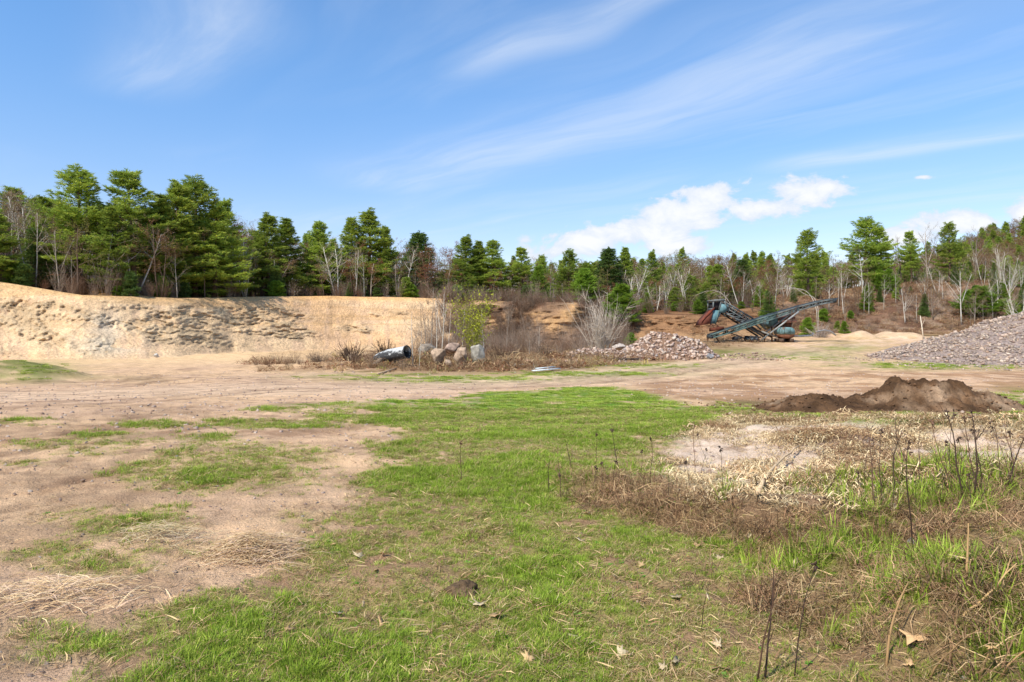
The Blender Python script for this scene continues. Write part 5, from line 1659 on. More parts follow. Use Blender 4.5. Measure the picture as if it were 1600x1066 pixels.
# ---------------------------------------------------------------- dumped pipe, boulders, boards
def dumped_pipe():
    Y = 38.0
    X, Y, Z = at(612, Y)
    e = empty('culvert_pipe', (X, Y, Z), 'dumped black pipe with flaking white coating and an open right end', 'pipe')
    a = np.array([-1.0, .55, (HY - 560) / F * Y + CZ - Z]); b = np.array([.95, -.55, (HY - 549.5) / F * Y + CZ - Z])
    ax = (b - a) / np.linalg.norm(b - a); L = np.linalg.norm(b - a)
    s1 = np.cross(ax, (0, 0, 1)); s1 /= np.linalg.norm(s1); s2 = np.cross(s1, ax)
    n = 28; an = np.linspace(0, 2 * math.pi, n + 1)[:-1]
    mb = MB(); rows_ = []
    us = np.linspace(0, 1, 26)
    for inner in (0, 1):
        for u in (us if not inner else us[::-1]):
            r = (.34 + .012 * math.sin(u * L * 34)) * (.82 + .18 * min(1, u * 2.2)) - (.03 if inner else 0)
            rows_.append([a + ax * L * max(u, .0) + ax * (.42 * (1 - u) * max(0, math.sin(t)) * (1 if u < .35 else 0)) + r * (math.cos(t) * s1 + math.sin(t) * s2) for t in an])
    V = np.array(rows_); nr = len(rows_)
    Q = grid_quads(nr, n, True)
    mb.add(V.reshape(-1, 3), None, Q)
    ob('shell', mb.mesh('pipe_shell', M_PEEL, True), e)
    m = MB(); ring = [b + .345 * (math.cos(t) * s1 + math.sin(t) * s2) for t in np.linspace(0, 2 * math.pi, 33)]
    m.tube(ring, [.03] * 33, 6, lin(60, 60, 60)); ob('end_rim', m.mesh('end_rim', M_RUBBER, True), e)


dumped_pipe()
m_ = MB(); m_.plate([(-.55, 0, 0), (.15, 0, .55), (.32, 0, .5), (-.25, 0, -.05)], (.1, .12, .02), lin(120, 104, 88))
X_, Y_, Z_ = at(588, 37.4)
tag(ob('broken_plank', m_.mesh('broken_plank', M_WOOD), None, (X_, Y_, Z_ - .03)), 'grey broken plank leaning on the left end of the dumped pipe', 'plank')


def boulder(seed, px, py, w, h, Y, col, lab, name='boulder', rough=.22):
    rng = np.random.default_rng(seed)
    bm = bmesh.new(); bmesh.ops.create_icosphere(bm, subdivisions=4, radius=.5)
    V = np.array([v.co[:] for v in bm.verts]); T = np.array([[v.index for v in f.verts] for f in bm.faces]); bm.free()
    for k in range(16):          # broken facets
        d = rng.normal(0, 1, 3); d /= np.linalg.norm(d); c = rng.uniform(.24, .40)
        q = V @ d; V = V - np.where(q > c, q - c, 0)[:, None] * d
    nn = fbm(V[:, 0] * 4 + seed, V[:, 1] * 4 + V[:, 2] * 3, 4, seed)
    V = V * (1 + rough * .3 * nn)[:, None]
    V = V / (V.max(0) - V.min(0))
    wm = w / F * Y * .88; hm = h / F * Y * .92
    V = V * np.array([wm, wm * .8, hm * 1.25])
    n2 = fbm(V[:, 0] * 3, V[:, 2] * 3 + V[:, 1] * 2, 4, seed + 3)
    C = np.asarray(col)[None] * .82 * (1 + .45 * n2[:, None])
    mb = MB(); mb.add(V, T, None, C)
    X = (px - 800) / F * Y; Z = CZ + (HY - py) / F * Y
    return tag(ob(name, mb.mesh(name, M_ROCK, True), None, (X, Y, Z + hm * .5)), lab, 'boulder')


boulder(401, 683, 566, 28, 22, 37.6, lin(172, 150, 128), 'tan angular boulder in front of the grey boulder pile')
boulder(402, 707, 553, 28, 16, 40.5, lin(176, 150, 134), 'pinkish round boulder behind the tan ones')
boulder(403, 722, 566, 24, 24, 38.5, lin(158, 136, 116), 'brown boulder left of the silvery upright boulder')
boulder(404, 668, 556, 32, 20, 41.0, lin(138, 128, 116), 'dark grey boulder between pipe and birch stem')
boulder(405, 746, 570, 26, 34, 39.0, lin(166, 158, 146), 'silvery grey upright boulder with a dark foot')
boulder(406, 747, 575, 24, 14, 38.4, lin(58, 66, 58), 'dark stone at the foot of the silvery upright boulder')  # dark green piece that makes the bottom of the upright boulder darker
boulder(407, 700, 572, 14, 10, 37.4, lin(168, 146, 126), 'small tan stone between the tan and the brown boulder')
boulder(408, 966, 547, 26, 10, 50.5, lin(170, 160, 150), 'flat grey slab at the left shoulder of the middle stone pile')
boulder(409, 1109, 560, 12, 8, 45.2, lin(150, 150, 154), 'pale grey stone at the right foot of the middle stone pile')
boulder(410, 244, 558, 9, 6, 51, lin(206, 200, 190), 'small whitish rock alone at the foot of the sand bank', rough=.5)
boulder(411, 541, 556, 9, 13, 43.0, lin(84, 68, 56), 'short dark stump-like block behind the weed bushes')
boulder(412, 826, 570, 20, 8, 40.5, lin(176, 140, 120), 'low pink stone left of the white boards')


def board(px0, py0, px1, py1, w, th, col, lab, name='board', mat=None, lift=.05):
    a = np.array(hit(px0, py0)); b = np.array(hit(px1, py1))
    c = (a + b) / 2
    mb = MB(); mb.beam(a - c + (0, 0, lift), b - c + (0, 0, lift), w, th, col)
    return tag(ob(name, mb.mesh(name, mat or M_WOOD), None, tuple(c)), lab, 'board')


board(833, 583, 874, 579, .22, .05, lin(206, 210, 208), 'white board lying on the grass verge, front one of two', lift=.10)
board(838, 580, 866, 577.5, .2, .05, lin(190, 198, 198), 'white board lying on the grass verge, back one of two', lift=.13)
board(958, 563.5, 1030, 563, .2, .14, lin(70, 60, 54), 'long dark timber in front of the middle stone pile', 'timber', lift=.08)
board(733, 573, 752, 572, .25, .05, lin(176, 180, 180), 'short pale board under the silvery upright boulder', lift=.10)
board(590, 586, 620, 577, .06, .06, lin(186, 160, 130), 'thin pale pole lying below the dumped pipe', 'pole')


def white_pipe(pts, Y, r, lab):
    P = np.array([((a - 800) / F * Y, Y, CZ + (HY - b) / F * Y) for a, b in pts])
    c = P[0].copy(); c[2] = float(ground_z(c[0], c[1]))
    mb = MB(); mb.tube(P - c, [r] * len(P), 8, lin(206, 196, 180))
    tag(ob('fallen_log', mb.mesh('fallen_log', M_WOOD, True), None, tuple(c)), lab, 'log')


white_pipe([(1234, 525), (1252, 525.5), (1268, 524.5)], 71.5, .10, 'pale log lying flat right of the power unit')
white_pipe([(1270, 526), (1270, 520)], 71.6, .09, 'short pale post standing right of the flat pale log')
white_pipe([(1276, 519), (1288, 516), (1298, 518), (1306, 524)], 72, .09, 'pale bent log arching over the ground behind the road')

# ---------------------------------------------------------------- grass, straw, litter (nobody could count them)
def blade_clump(seed, n, rad, h, w, cols, lean=.5, seg=2, droop=.4):
    rng = np.random.default_rng(seed); mb = MB()
    for i in range(n):
        az = rng.uniform(0, 6.28); rr = rad * math.sqrt(rng.random())
        b = np.array([rr * math.cos(az), rr * math.sin(az), -.01])
        a2 = az + rng.normal(0, .9); L = h * rng.uniform(.5, 1.15); ln = lean * rng.uniform(.2, 1.3)
        d = np.array([math.cos(a2), math.sin(a2), 0]); s = np.array([-math.sin(a2), math.cos(a2), 0]) * w * rng.uniform(.7, 1.3) * .5
        m = b + d * L * ln * .35 + np.array([0, 0, L * .55 * (1 - .25 * ln)]); t = b + d * L * ln + np.array([0, 0, max(.012, L * (1 - droop * ln))])
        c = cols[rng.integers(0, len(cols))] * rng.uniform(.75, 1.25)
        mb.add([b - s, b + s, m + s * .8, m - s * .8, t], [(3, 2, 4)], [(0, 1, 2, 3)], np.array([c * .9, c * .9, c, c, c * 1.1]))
    return mb.mesh('blades', M_GRASS)


def straw_clump(seed, n, rad, L0, w, cols, up=.05, mat=None):
    rng = np.random.default_rng(seed); mb = MB()
    for i in range(n):
        az = rng.uniform(0, 6.28); rr = rad * math.sqrt(rng.random()); a2 = rng.uniform(0, 6.28)
        L = L0 * rng.uniform(.4, 1.2)
        b = np.array([rr * math.cos(az), rr * math.sin(az), rng.uniform(-.005, up)])
        d = np.array([math.cos(a2), math.sin(a2), rng.normal(0, .22)]); s = np.array([-math.sin(a2), math.cos(a2), rng.normal(0, .4)]) * w * .5
        m = b + d * L * .5 + np.array([0, 0, rng.uniform(0, up)]); t = b + d * L + rng.normal(0, .02, 3) * L / .2
        c = cols[rng.integers(0, len(cols))] * rng.uniform(.7, 1.25)
        mb.add([b - s, b + s, m + s, m - s, t], [(3, 2, 4)], [(0, 1, 2, 3)], c)
    return mb.mesh('strands', mat or M_DRY)


def rosette(seed, n, L, col):
    rng = np.random.default_rng(seed); mb = MB()
    for i in range(n):
        a = i * 2.4 + rng.normal(0, .3); l = L * rng.uniform(.5, 1.1); up = rng.uniform(.15, .8)
        d = np.array([math.cos(a) * (1 - up * .5), math.sin(a) * (1 - up * .5), up]); s = np.array([-math.sin(a), math.cos(a), 0]) * l * .24
        mb.add([(0, 0, 0), d * l * .55 + s, d * l * .55 - s, d * l + (0, 0, -.2 * l)], [(0, 1, 2), (2, 1, 3)], None, col * rng.uniform(.8, 1.25))
    return mb.mesh('rosette', M_GRASS)


G1 = lin(146, 166, 58); G2 = lin(130, 154, 48); G3 = lin(160, 174, 76); G4 = lin(178, 174, 100)
D1 = lin(184, 158, 118); D2 = lin(160, 132, 98); D3 = lin(136, 106, 80); D4 = lin(204, 184, 146)
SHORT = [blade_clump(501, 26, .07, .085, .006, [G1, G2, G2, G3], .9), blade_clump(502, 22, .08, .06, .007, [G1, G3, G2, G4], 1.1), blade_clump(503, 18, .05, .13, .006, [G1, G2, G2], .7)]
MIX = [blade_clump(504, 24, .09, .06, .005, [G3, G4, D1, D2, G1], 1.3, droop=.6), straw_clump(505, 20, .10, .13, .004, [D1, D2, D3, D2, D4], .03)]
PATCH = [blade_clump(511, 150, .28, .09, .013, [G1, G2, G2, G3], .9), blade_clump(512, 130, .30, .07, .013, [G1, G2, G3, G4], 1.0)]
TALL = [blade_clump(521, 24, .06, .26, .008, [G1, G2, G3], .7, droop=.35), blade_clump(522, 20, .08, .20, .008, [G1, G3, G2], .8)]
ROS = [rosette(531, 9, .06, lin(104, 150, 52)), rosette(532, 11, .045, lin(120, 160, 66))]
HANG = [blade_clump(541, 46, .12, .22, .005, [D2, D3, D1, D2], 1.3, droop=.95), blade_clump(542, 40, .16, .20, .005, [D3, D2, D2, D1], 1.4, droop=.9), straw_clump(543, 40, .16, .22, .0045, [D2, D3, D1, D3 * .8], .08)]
STRAW = [straw_clump(551, 46, .20, .12, .008, [D4, D1, D4, D4 * 1.1], .04), straw_clump(552, 50, .22, .07, .011, [D4, D1, lin(214, 194, 158), D2], .04), straw_clump(553, 30, .2, .2, .006, [D1, D2, D3], .04)]
LITTER = [straw_clump(561, 10, .16, .10, .004, [D2, D3, D1], .01), straw_clump(562, 7, .14, .14, .003, [D1, D2, D4], .01)]


def sample(n, r0, r1, a=46, seed=0, pw=0.0):
    rng = np.random.default_rng(seed)
    r = np.exp(rng.uniform(math.log(r0), math.log(r1), n)) if pw == 0 else (r0 ** pw + (r1 ** pw - r0 ** pw) * rng.random(n)) ** (1 / pw)
    th = np.radians(rng.uniform(-a, a, n))
    X = r * np.sin(th); Y = r * np.cos(th)
    return X, Y, ground_z(X, Y), r, rng


def spread(name, lab, cat, X, Y, Z, protos, pk, scl, rng, tilt=.15, dz=0.0):
    n = len(X)
    rot = np.stack([rng.normal(0, tilt, n), rng.normal(0, tilt, n), rng.uniform(0, 6.28, n)], 1)
    o = gn_scatter(name, np.stack([X, Y, Z + dz], 1), rot, np.repeat(np.asarray(scl)[:, None], 3, 1), pk, protos)
    return tag(o, lab, cat, None, 'stuff')


def grow_turf():
    # near turf, blade by blade
    X, Y, Z, r, rng = sample(230000, 1.5, 16, 46, 601, 1.35)
    px, py, dens, mu, scarp, n1, n2, n3, g = masks(X, Y, Z)
    p = np.clip(dens * 1.6 - .04, 0, 1) * (1 - mu) * (1 - .2 * scarp)
    lush = ss(-.2, .6, .7 * n1 + .5 * n2 + .45 * n3)
    keep = rng.random(len(X)) < p
    mixk = rng.random(len(X)) < (.46 - .36 * lush + .22 * n3) + .25 * scarp
    rosk = rng.random(len(X)) < .03
    k = np.where(rosk, 5 + rng.integers(0, 2, len(X)), np.where(mixk, 3 + rng.integers(0, 2, len(X)), rng.integers(0, 3, len(X))))
    sc = rng.uniform(.4, .95, len(X)) * (.55 + .26 * lush) * np.where(r > 8, 1.25, 1)
    sc = np.where(k == 2, sc * np.where(lush > .5, 1.1, .6), sc)
    s = keep
    spread('turf_grass', 'patchy green spring turf mixed with dead thatch on the near ground', 'grass', X[s], Y[s], Z[s], SHORT + MIX + ROS, k[s], sc[s], rng)
    # turf farther out, as wider patches
    X, Y, Z, r, rng = sample(42000, 12, 52, 46, 602, 1.2)
    px, py, dens, mu, scarp, n1, n2, n3, g = masks(X, Y, Z)
    s = (rng.random(len(X)) < np.clip(dens * 1.1 - .15, 0, 1) * (1 - mu)) & (toeY(px) > Y + 1)
    spread('meadow_grass', 'bright green grass between the dirt yard and the straw ground', 'grass', X[s], Y[s], Z[s], PATCH, rng.integers(0, 2, len(X))[s], (rng.uniform(.4, .9, len(X)) * np.where(r > 25, 1.15, .8))[s], rng, .05)
    # taller clumps on the bank at the right
    X, Y, Z, r, rng = sample(15000, 2.0, 9.5, 44, 603, 1.3)
    px, py, dens, mu, scarp, n1, n2, n3, g = masks(X, Y, Z)
    d = Y - ridgeY(X)
    p = ss(1.0, 2.2, X) * ss(-1.6, -.6, d + .6 * n1) * (1 - ss(.3, .8, d)) * (1 - .5 * scarp) + .8 * ss(1.4, 2.8, X) * ss(-.4, .4, n1) * (1 - ss(.3, .8, d))
    p = np.maximum(p, .10 * np.exp(-((px - 1000) / 90) ** 2 - ((py - 735) / 35) ** 2))
    s = rng.random(len(X)) < p * .5 * ss(-.3, .4, n1 + .6 * n3)
    spread('tall_grass', 'taller green grass along the lip of the turf bank at the right', 'grass', X[s], Y[s], Z[s], TALL, rng.integers(0, 2, len(X))[s], rng.uniform(.4, .95, len(X))[s], rng, .25)
    # matted dead grass hanging over the broken bank
    X, Y, Z, r, rng = sample(24000, 2.0, 9.5, 44, 604, 1.4)
    px, py, dens, mu, scarp, n1, n2, n3, g = masks(X, Y, Z)
    p = np.clip(scarp * 1.0 + .30 * ss(.0, .6, n3 + .4 * n1) * ss(1.0, 2.4, X) + .25 * np.exp(-((px - 960) / 80) ** 2 - ((py - 775) / 30) ** 2), 0, 1) * (1 - mu)
    s = rng.random(len(X)) < p * .27
    spread('dead_grass', 'matted brown dead grass on the broken face of the turf bank', 'dead grass', X[s], Y[s], Z[s], HANG, rng.integers(0, 3, len(X))[s], rng.uniform(.5, 1.0, len(X))[s], rng, .3)
    # straw over the chip ground
    X, Y, Z, r, rng = sample(26000, 5.5, 16, 44, 605, 1.5)
    px, py, dens, mu, scarp, n1, n2, n3, g = masks(X, Y, Z)
    s = rng.random(len(X)) < mu * (.42 + .6 * n1)
    kk = np.where(rng.random(len(X)) < ss(.0, .6, n1 + .4 * n3) * .8, 2, rng.integers(0, 2, len(X)))
    spread('straw', 'pale straw and wood shavings strewn over bare ground', 'straw', X[s], Y[s], Z[s], STRAW, kk[s], (rng.uniform(.5, 1.1, len(X)) * np.where(n1 > .2, 1.2, .9))[s], rng, .18)
    # thin dead stems over the whole near ground
    X, Y, Z, r, rng = sample(26000, 1.5, 18, 46, 606, 1.3)
    px, py, dens, mu, scarp, n1, n2, n3, g = masks(X, Y, Z)
    s = rng.random(len(X)) < np.clip(.08 + .36 * np.exp(-((dens - .35) / .3) ** 2) + .2 * ss(.2, .7, n3), 0, 1) * np.where(px < 500, .55, 1)
    spread('dead_stems', 'loose dead grass stems lying between the grass patches', 'litter', X[s], Y[s], Z[s], LITTER, rng.integers(0, 2, len(X))[s], rng.uniform(.6, 1.3, len(X))[s], rng, .05, .003)
    # pebbles on the sandy yard
    X, Y, Z, r, rng = sample(34000, 2, 40, 46, 607, .8)
    px, py, dens, mu, scarp, n1, n2, n3, g = masks(X, Y, Z)
    s = rng.random(len(X)) < np.clip(.8 - g, 0.03, 1) * .8
    spread('pebbles', 'small pebbles and clods scattered over the sandy yard', 'pebbles', X[s], Y[s], Z[s], ROCK_ME[:8], rng.integers(0, 8, len(X))[s], (.010 + .045 * rng.random(len(X)) ** 4 * np.clip(r / 6, .6, 2.5))[s], rng, .5)
    # low dead weeds and leaf litter in the overgrown middle and on the right slope
    rng = np.random.default_rng(608)
    WEED = [brush(611, .55, 14, .8, lin(158, 134, 104), 3, .006), brush(612, .40, 16, 1.2, lin(134, 104, 80), 2, .006), straw_clump(613, 50, .5, .4, .02, [D2, D3, D1, lin(124, 74, 50)], .12)]
    px_ = rng.uniform(390, 1230, 30000); Y_ = rng.uniform(35, 88, 30000)
    X_ = (px_ - 800) / F * Y_; Z_ = ground_z(X_, Y_)
    py_ = HY - (Z_ - CZ) / Y_ * F
    lim = np.interp(px_, [380, 560, 800, 1000, 1130, 1230], [584, 590, 588, 570, 548, 534]) - np.abs(rng.normal(0, 7, 30000))
    ok = (Y_ < toeY(px_) + 9 * (px_ > 690)) & (py_ < lim) & ~((px_ < 660) & (Y_ > 45)) & ~((px_ > 960) & (rng.random(30000) < .65)) & (fbm(X_ * .35, Y_ * .35, 2, 77) > rng.uniform(-.5, .2, 30000)) & ~((px_ < 540) & (rng.random(30000) < .75))
    A = np.stack([X_, Y_, Z_], 1)[ok][:3600]
    px_ = rng.uniform(1180, 1700, 6500); Y_ = toeY(px_) + rng.uniform(.02, 1.5, 6500) * (creY(px_) - toeY(px_)); X_ = (px_ - 800) / F * Y_
    P = np.vstack([A, np.stack([X_, Y_, ground_z(X_, Y_)], 1)])
    P = np.array(P); n = len(P)
    spread('dead_weeds', 'low dead weeds and leaf litter over the overgrown ground', 'weeds', P[:, 0], P[:, 1], P[:, 2], WEED, rng.integers(0, 3, n), rng.uniform(.6, 1.7, n), rng, .15)

    # broken stone, sticks and yellow grass among the weeds of the middle
    rng = np.random.default_rng(609)
    STICK = [straw_clump(621, 5, .5, .9, .028, [lin(150, 136, 120), lin(120, 104, 88), lin(176, 160, 140)], .18), straw_clump(622, 7, .6, .6, .02, [lin(134, 118, 100), lin(98, 82, 68)], .25)]
    px_ = rng.uniform(520, 1010, 520); py_ = rng.normal(562, 9, 520)
    Q = np.array([hit(a, b) for a, b in zip(px_, py_)])
    ok = (Q[:, 1] < 60) & (Q[:, 1] > 33)
    Q = Q[ok]; n = len(Q); k = rng.choice(12, n, p=[.07] * 8 + [.10, .10, .12, .12])
    sc = np.where(k < 8, rng.uniform(.10, .45, n) * rng.uniform(.4, 1, n), np.where(k < 10, rng.uniform(.6, 1.4, n), rng.uniform(.7, 1.3, n)))
    YEL = [blade_clump(631, 60, .3, .30, .02, [D1, D4, lin(190, 170, 100), G4], .8), blade_clump(632, 50, .3, .22, .02, [G3, G4, D1], .9)]
    spread('debris', 'loose stones, sticks and yellow grass among the weeds of the middle ground', 'debris', Q[:, 0], Q[:, 1], Q[:, 2], ROCK_ME[:8] + STICK + YEL, k, sc, rng, .3)


grow_turf()

# ---------------------------------------------------------------- things lying or standing in the foreground
def clump_at(px, py, n, rx, ry, seed, lab, lift=.10, lite=1.0):
    X, Y, Z = hit(px, py)
    rng = np.random.default_rng(seed); mb = MB()
    AB = rng.normal(0, .45, (n, 2)); gz = ground_z(X + AB[:, 0] * rx, Y + AB[:, 1] * ry)
    for i in range(n):
        a, b = AB[i]; x = a * rx; y = b * ry
        z = float(gz[i]) - Z + lift * math.exp(-(a * a + b * b) * 1.5) * rng.random()
        az = rng.normal(.35, .7); L = rng.uniform(.07, .24)
        d = np.array([math.cos(az), math.sin(az), rng.normal(0, .2)]); s = np.array([-d[1], d[0], .3]) * .0019
        mid = np.array([x, y, z + .015]) ; t0 = mid - d * L / 2; t1 = mid + d * L / 2 + (0, 0, -.01)
        c = [D1, D4, lin(190, 166, 142), D2][rng.integers(0, 4)] * rng.uniform(.75, 1.2) * lite
        mb.add([t0 - s, t0 + s, mid + s + (0, 0, .012), mid - s + (0, 0, .012), t1], [(3, 2, 4)], [(0, 1, 2, 3)], c)
    tag(ob('dead_grass_clump', mb.mesh('dead_grass_clump', M_DRY), None, (X, Y, Z)), lab, 'dead grass', None, 'stuff')


clump_at(395, 868, 1300, .36, .28, 701, 'grey-tan heap of raked dead grass on the left turf', .14, 1.05)
clump_at(95, 935, 420, .55, .30, 702, 'flattened tan dead grass at the lower left')
clump_at(255, 838, 260, .40, .22, 703, 'thin strew of pale dead grass left of the raked heap')


def stalk(bx, by, tx, ty, r, col, lab, twigs=3, group=None, seed=0):
    X, Y, Z = hit(bx, by)
    rng = np.random.default_rng(seed)
    top = np.array([(tx - 800) / F * Y - X, rng.normal(0, .08), CZ + (HY - ty) / F * Y - Z])
    n = 7; u = np.linspace(0, 1, n)[:, None]
    P = u * top + np.cumsum(rng.normal(0, .013 * np.linalg.norm(top), (n, 3)), 0) * np.sin(u * math.pi)
    P[0] = (0, 0, -.03)
    mb = MB(); mb.tube(P, np.linspace(r, r * .35, n), 5, col)
    L = np.linalg.norm(top)
    for k in range(twigs):
        i = rng.integers(2, n - 1); a = P[i]; az = rng.uniform(0, 6.28)
        d = np.array([math.cos(az) * .6, math.sin(az) * .6, .8]); l = L * rng.uniform(.08, .22)
        mb.tube([a, a + d * l * .5, a + d * l + (0, 0, .02)], [r * .45, r * .35, r * .2], 3, col * 1.05, cap=False)
    if r > .0028 and rng.random() < .55:        # what is left of the seed head
        for k in range(7):
            a = P[-1] - top / L * rng.uniform(0, .10) * L; dd = rng.normal(0, 1, 3); dd /= np.linalg.norm(dd)
            mb.tube([a, a + dd * .012, a + dd * .026], [.0035, .006, .002], 4, col * 1.3)
    e = tag(ob('weed_stalk', mb.mesh('weed_stalk', M_DRY, True), None, (X, Y, Z)), lab, 'dead stalk', group)
    return e


SK = lin(74, 60, 52); ST = lin(178, 148, 104)
grp = 'dark dead weed stalks on the turf bank'
for i, (a, b, c, d, r, lab) in enumerate((
        (1367, 790, 1361, 664, .006, 'tall dark stalk left of all stalks that stand before the straw ground'),
        (1399, 782, 1393, 655, .006, 'tall dark stalk, second from the left before the straw ground'),
        (1431, 880, 1413, 690, .006, 'long dark stalk rooted lowest on the turf bank face'),
        (1491, 775, 1452, 655, .005, 'dark stalk leaning left across the straw ground'),
        (1508, 780, 1487, 640, .007, 'thick dark stalk leaning slightly left near the right edge'),
        (1524, 782, 1514, 640, .008, 'thickest dark stalk of the group near the right edge'),
        (1533, 778, 1522, 652, .005, 'thin dark stalk just right of the thickest one'),
        (1440, 770, 1443, 676, .004, 'short thin stalk between the two pairs of tall stalks'),
        (1570, 770, 1600, 622, .006, 'dark stalk leaning right out of the picture edge'),
        (1588, 760, 1578, 650, .005, 'upright dark stalk at the right edge of the turf bank'),
        (1285, 778, 1312, 735, .004, 'short stalk leaning right at the lip of the turf bank'),
        (1343, 772, 1340, 738, .005, 'stubby forked stalk at the lip of the turf bank'),
        (1182, 1064, 1203, 885, .005, 'left one of two close dark stalks at the bottom edge'),
        (1194, 1064, 1208, 888, .006, 'right one of two close dark stalks at the bottom edge'),
        (1240, 1062, 1272, 880, .004, 'slender dark stalk leaning right beside the two close ones'),
        (1086, 742, 1085, 660, .004, 'thin stalk standing before the left end of the straw ground'),
        (1016, 748, 1014, 680, .004, 'thin stalk on the turf left of the straw ground'),
        (968, 738, 956, 670, .005, 'dark stalk leaning left on the middle turf'),
        (931, 735, 932, 675, .004, 'upright stalk in the middle of the turf'),
        (893, 735, 884, 690, .005, 'short forked stalk in the middle of the turf'),
        (858, 768, 857, 724, .005, 'lone stubby dark stalk on the turf nearer the camera'),
        (720, 752, 720, 690, .005, 'lone dark stalk on the left part of the turf'),
        (1130, 770, 1131, 700, .003, 'hair-thin stalk at the left foot of the pale branch'),
        (1080, 770, 1072, 722, .003, 'bent hair-thin stalk left of the pale branch'),
        (1096, 985, 1100, 895, .003, 'thin stalk on the turf left of the two close dark stalks'),
        (1560, 762, 1545, 655, .004, 'thin leaning stalk right of the thickest one'),
        (1470, 772, 1480, 690, .003, 'hair-thin upright stalk behind the leaning stalk'))):
    stalk(a, b, c, d, r, SK * (1 + .3 * math.sin(i * 3.1)) * (1 if i % 3 else np.array([1.9, 1.7, 1.5])), lab, 4 if r > .0045 else 2, grp, 800 + i)
rq = random.Random(21)
for i in range(22):
    a = rq.uniform(1340, 1600); b = rq.uniform(752, 800); l = rq.uniform(50, 125); ln = rq.gauss(0, 14)
    stalk(a, b, a + ln, b - l, rq.uniform(.002, .004), SK * rq.uniform(.8, 1.5), 'thin stalk crowded among the tall dark weed stalks before the straw ground', rq.randrange(1, 5), 'thin stalks among the dark weed stalks', 840 + i)
for i in range(10):
    a = rq.uniform(860, 1120); b = rq.uniform(725, 790); l = rq.uniform(25, 70)
    stalk(a, b, a + rq.gauss(0, 8), b - l, .003, SK * rq.uniform(.8, 1.5), 'thin dark stalk on the turf left of the straw ground', 2, 'thin stalks on the middle turf', 870 + i)
grp = 'straw-coloured broken stems at the lower right'
for i, (a, b, c, d, r, lab) in enumerate((
        (1384, 1046, 1442, 925, .007, 'tan broken stem leaning right below the brown leaf'),
        (1496, 968, 1606, 888, .008, 'long tan stem lying up to the right edge'),
        (1512, 908, 1528, 824, .008, 'upright tan broken stem beside the hummock'),
        (1450, 862, 1494, 822, .006, 'short yellow stem leaning right above the hummock'),
        (1530, 1060, 1536, 1000, .007, 'short tan stub at the lower right corner'),
        (1450, 1060, 1500, 965, .005, 'thin tan stem rising right at the bottom edge'),
        (1560, 1060, 1590, 930, .005, 'thin tan stem at the right corner'))):
    stalk(a, b, c, d, r, ST * (1 + .15 * math.sin(i * 2.3)), lab, 1, grp, 850 + i)

# pale crooked branch on the straw
pts = [hit(a, b) for a, b in ((1184, 784), (1193, 768), (1210, 745), (1226, 730), (1236, 722), (1241, 712), (1249, 706))]
P = np.array(pts); c0 = P[0].copy(); P = P - c0; P[:, 2] += .07 + .05 * np.sin(np.linspace(0, 3.14, 7))
mb = MB(); mb.tube(P, np.linspace(.020, .009, 7), 7, lin(196, 168, 132))
tag(ob('fallen_branch', mb.mesh('fallen_branch', M_WOOD, True), None, tuple(c0)), 'pale crooked branch lying on the straw ground', 'branch')


# dead leaves
def leaf_mesh(seed, lobes):
    rng = np.random.default_rng(seed); mb = MB()
    if lobes:
        ang = np.radians([-90, -60, -25, -5, 20, 45, 62, 90, 118, 135, 160, 185, 205, 240]); rad = np.array([.35, .42, .95, .45, 1.0, .5, .62, 1.15, .62, .5, 1.0, .45, .95, .42])
    else:
        ang = np.linspace(-math.pi / 2, 1.5 * math.pi, 15)[:-1]; rad = .42 + .58 * np.abs(np.sin(ang)) ** 1.5
    rad = rad * rng.uniform(.88, 1.1, len(rad))
    x = rad * np.cos(ang) * (1 if lobes else .5); y = rad * np.sin(ang)
    z = .28 * (x * x) + .12 * y * y * rng.choice([-1, 1]) + rng.normal(0, .06, len(x))
    n = len(x)
    V = np.vstack([np.stack([x, y, z], 1), [[0, 0, 0]]]); V2 = V - [0, 0, .02]
    T = [(k, (k + 1) % n, n) for k in range(n)]
    mb.add(np.vstack([V, V2]), T + [(b + n + 1, a + n + 1, c + n + 1) for a, b, c in T], [(k, k + n + 1, (k + 1) % n + n + 1, (k + 1) % n) for k in range(n)], lin(196, 164, 120) if seed % 2 else lin(204, 184, 150))
    mb.tube([(0, -.3, 0), (.05, -.8, .06), (.0, -1.2, .02)], [.03, .025, .02], 3, lin(150, 110, 70))
    return mb.mesh('leaf_shape', M_LEAF)


LEAVES = [leaf_mesh(900 + k, k < 4) for k in range(6)]


def leaf(px, py, size, k, lab, group=None, tilt=.35):
    X, Y, Z = hit(px, py)
    s = size * .5
    tag(ob('dead_leaf', LEAVES[k], None, (X, Y, Z + .012 + s * .10), (rnd(-tilt, tilt), rnd(-tilt, tilt), rnd(0, 6.28)), (s, s, s * 1.3)), lab, 'leaf', group)


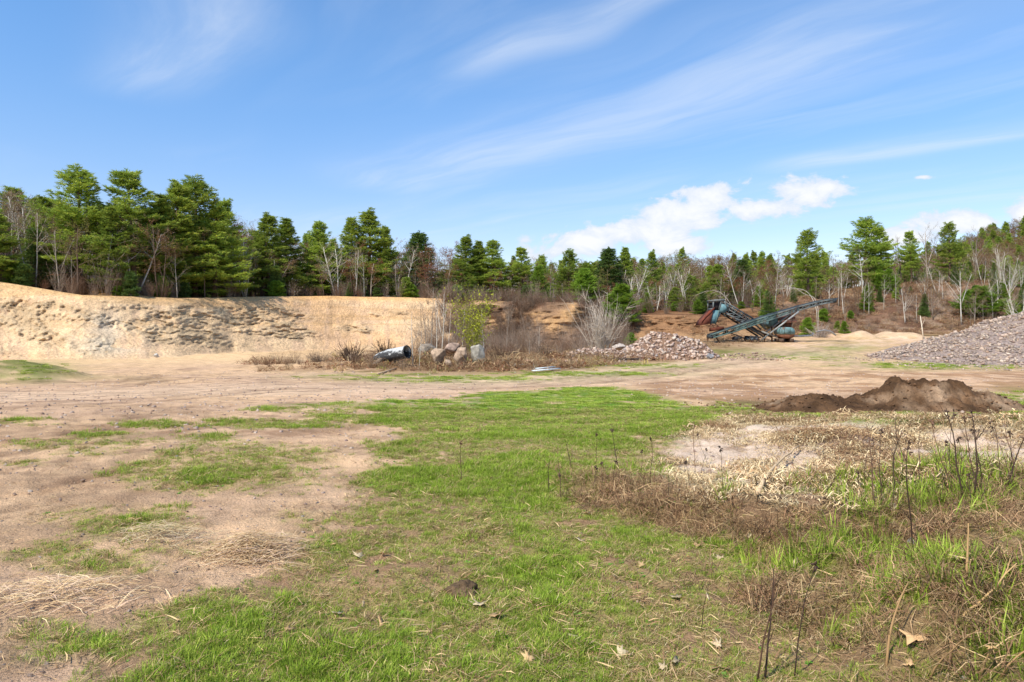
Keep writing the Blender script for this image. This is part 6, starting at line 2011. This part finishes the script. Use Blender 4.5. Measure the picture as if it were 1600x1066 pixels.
for a, b, s, k, lab in ((748, 950, .12, 0, 'pale lobed leaf beside the bare brown tuft in the near turf'), (778, 966, .11, 1, 'small grey-white leaf just below the pale lobed leaf'), (906, 848, .10, 2, 'pinkish curled leaf at the left foot of the turf bank'),
                       (1243, 887, .13, 4, 'pale tan leaf standing under the broken bank'), (1428, 1003, .16, 3, 'large tan leaf at the lower right'), (1556, 920, .16, 5, 'orange-tan leaf caught among stems at the right edge'),
                       (1058, 938, .09, 2, 'whitish small leaf on the near turf right of the middle'), (1128, 1048, .12, 5, 'whitish narrow leaf at the bottom edge by the close stalks'), (560, 872, .10, 0, 'whitish leaf at the edge of the sandy patch'),
                       (1090, 855, .09, 1, 'small yellowish leaf right below the bank face'), (918, 806, .11, 1, 'pale leaf left of the dead grass on the bank'), (1500, 885, .12, 2, 'brown curled leaf above the hummock'), (448, 990, .08, 3, 'pale leaf in the left near turf'), (1055, 1040, .11, 4, 'brown narrow leaf at the bottom middle')):
    leaf(a, b, s, k, lab)
rg = random.Random(3)
for i in range(44):
    a = rg.uniform(480, 1580); b = rg.uniform(660, 1050)
    if a > 1050 and b < 780: a = rg.uniform(560, 1000)
    leaf(a, b, rg.uniform(.045, .09), rg.randrange(6), 'one of the small faded leaves scattered over the turf', 'small faded leaves on the turf', .7)

# stones lying in the near turf
for a, b, w, h, col, lab in ((1396, 796, 20, 12, (206, 190, 164), 'pale stone in the grass on top of the turf bank'), (1424, 850, 18, 12, (170, 164, 156), 'grey stone among the grass on the turf bank'), (1502, 1062, 14, 9, (176, 166, 150), 'small grey stone at the lower right corner')):
    X, Y, Z = hit(a, b)
    boulder(int(a), a, b + 2, w, h, Y, lin(*col), lab, 'field_stone')
# bare lump of earth in the near turf
X, Y, Z = hit(722, 925)
rng = np.random.default_rng(44)
bm = bmesh.new(); bmesh.ops.create_icosphere(bm, subdivisions=4, radius=1)
V = np.array([v.co[:] for v in bm.verts]); T = np.array([[v.index for v in f.verts] for f in bm.faces]); bm.free()
V = V * (1 + .22 * fbm(V[:, 0] * 2.5, V[:, 1] * 2.5 + V[:, 2], 4, 9) + .12 * fbm(V[:, 0] * 8, V[:, 1] * 8 + V[:, 2] * 5, 3, 12))[:, None] * np.array([.10, .12, .055])
mb = MB(); mb.add(V, T, None, lin(104, 84, 62))
tag(ob('earth_clod', mb.mesh('earth_clod', M_SOIL, True), None, (X, Y, Z)), 'bare brown lump of earth in the near turf', 'earth clod')
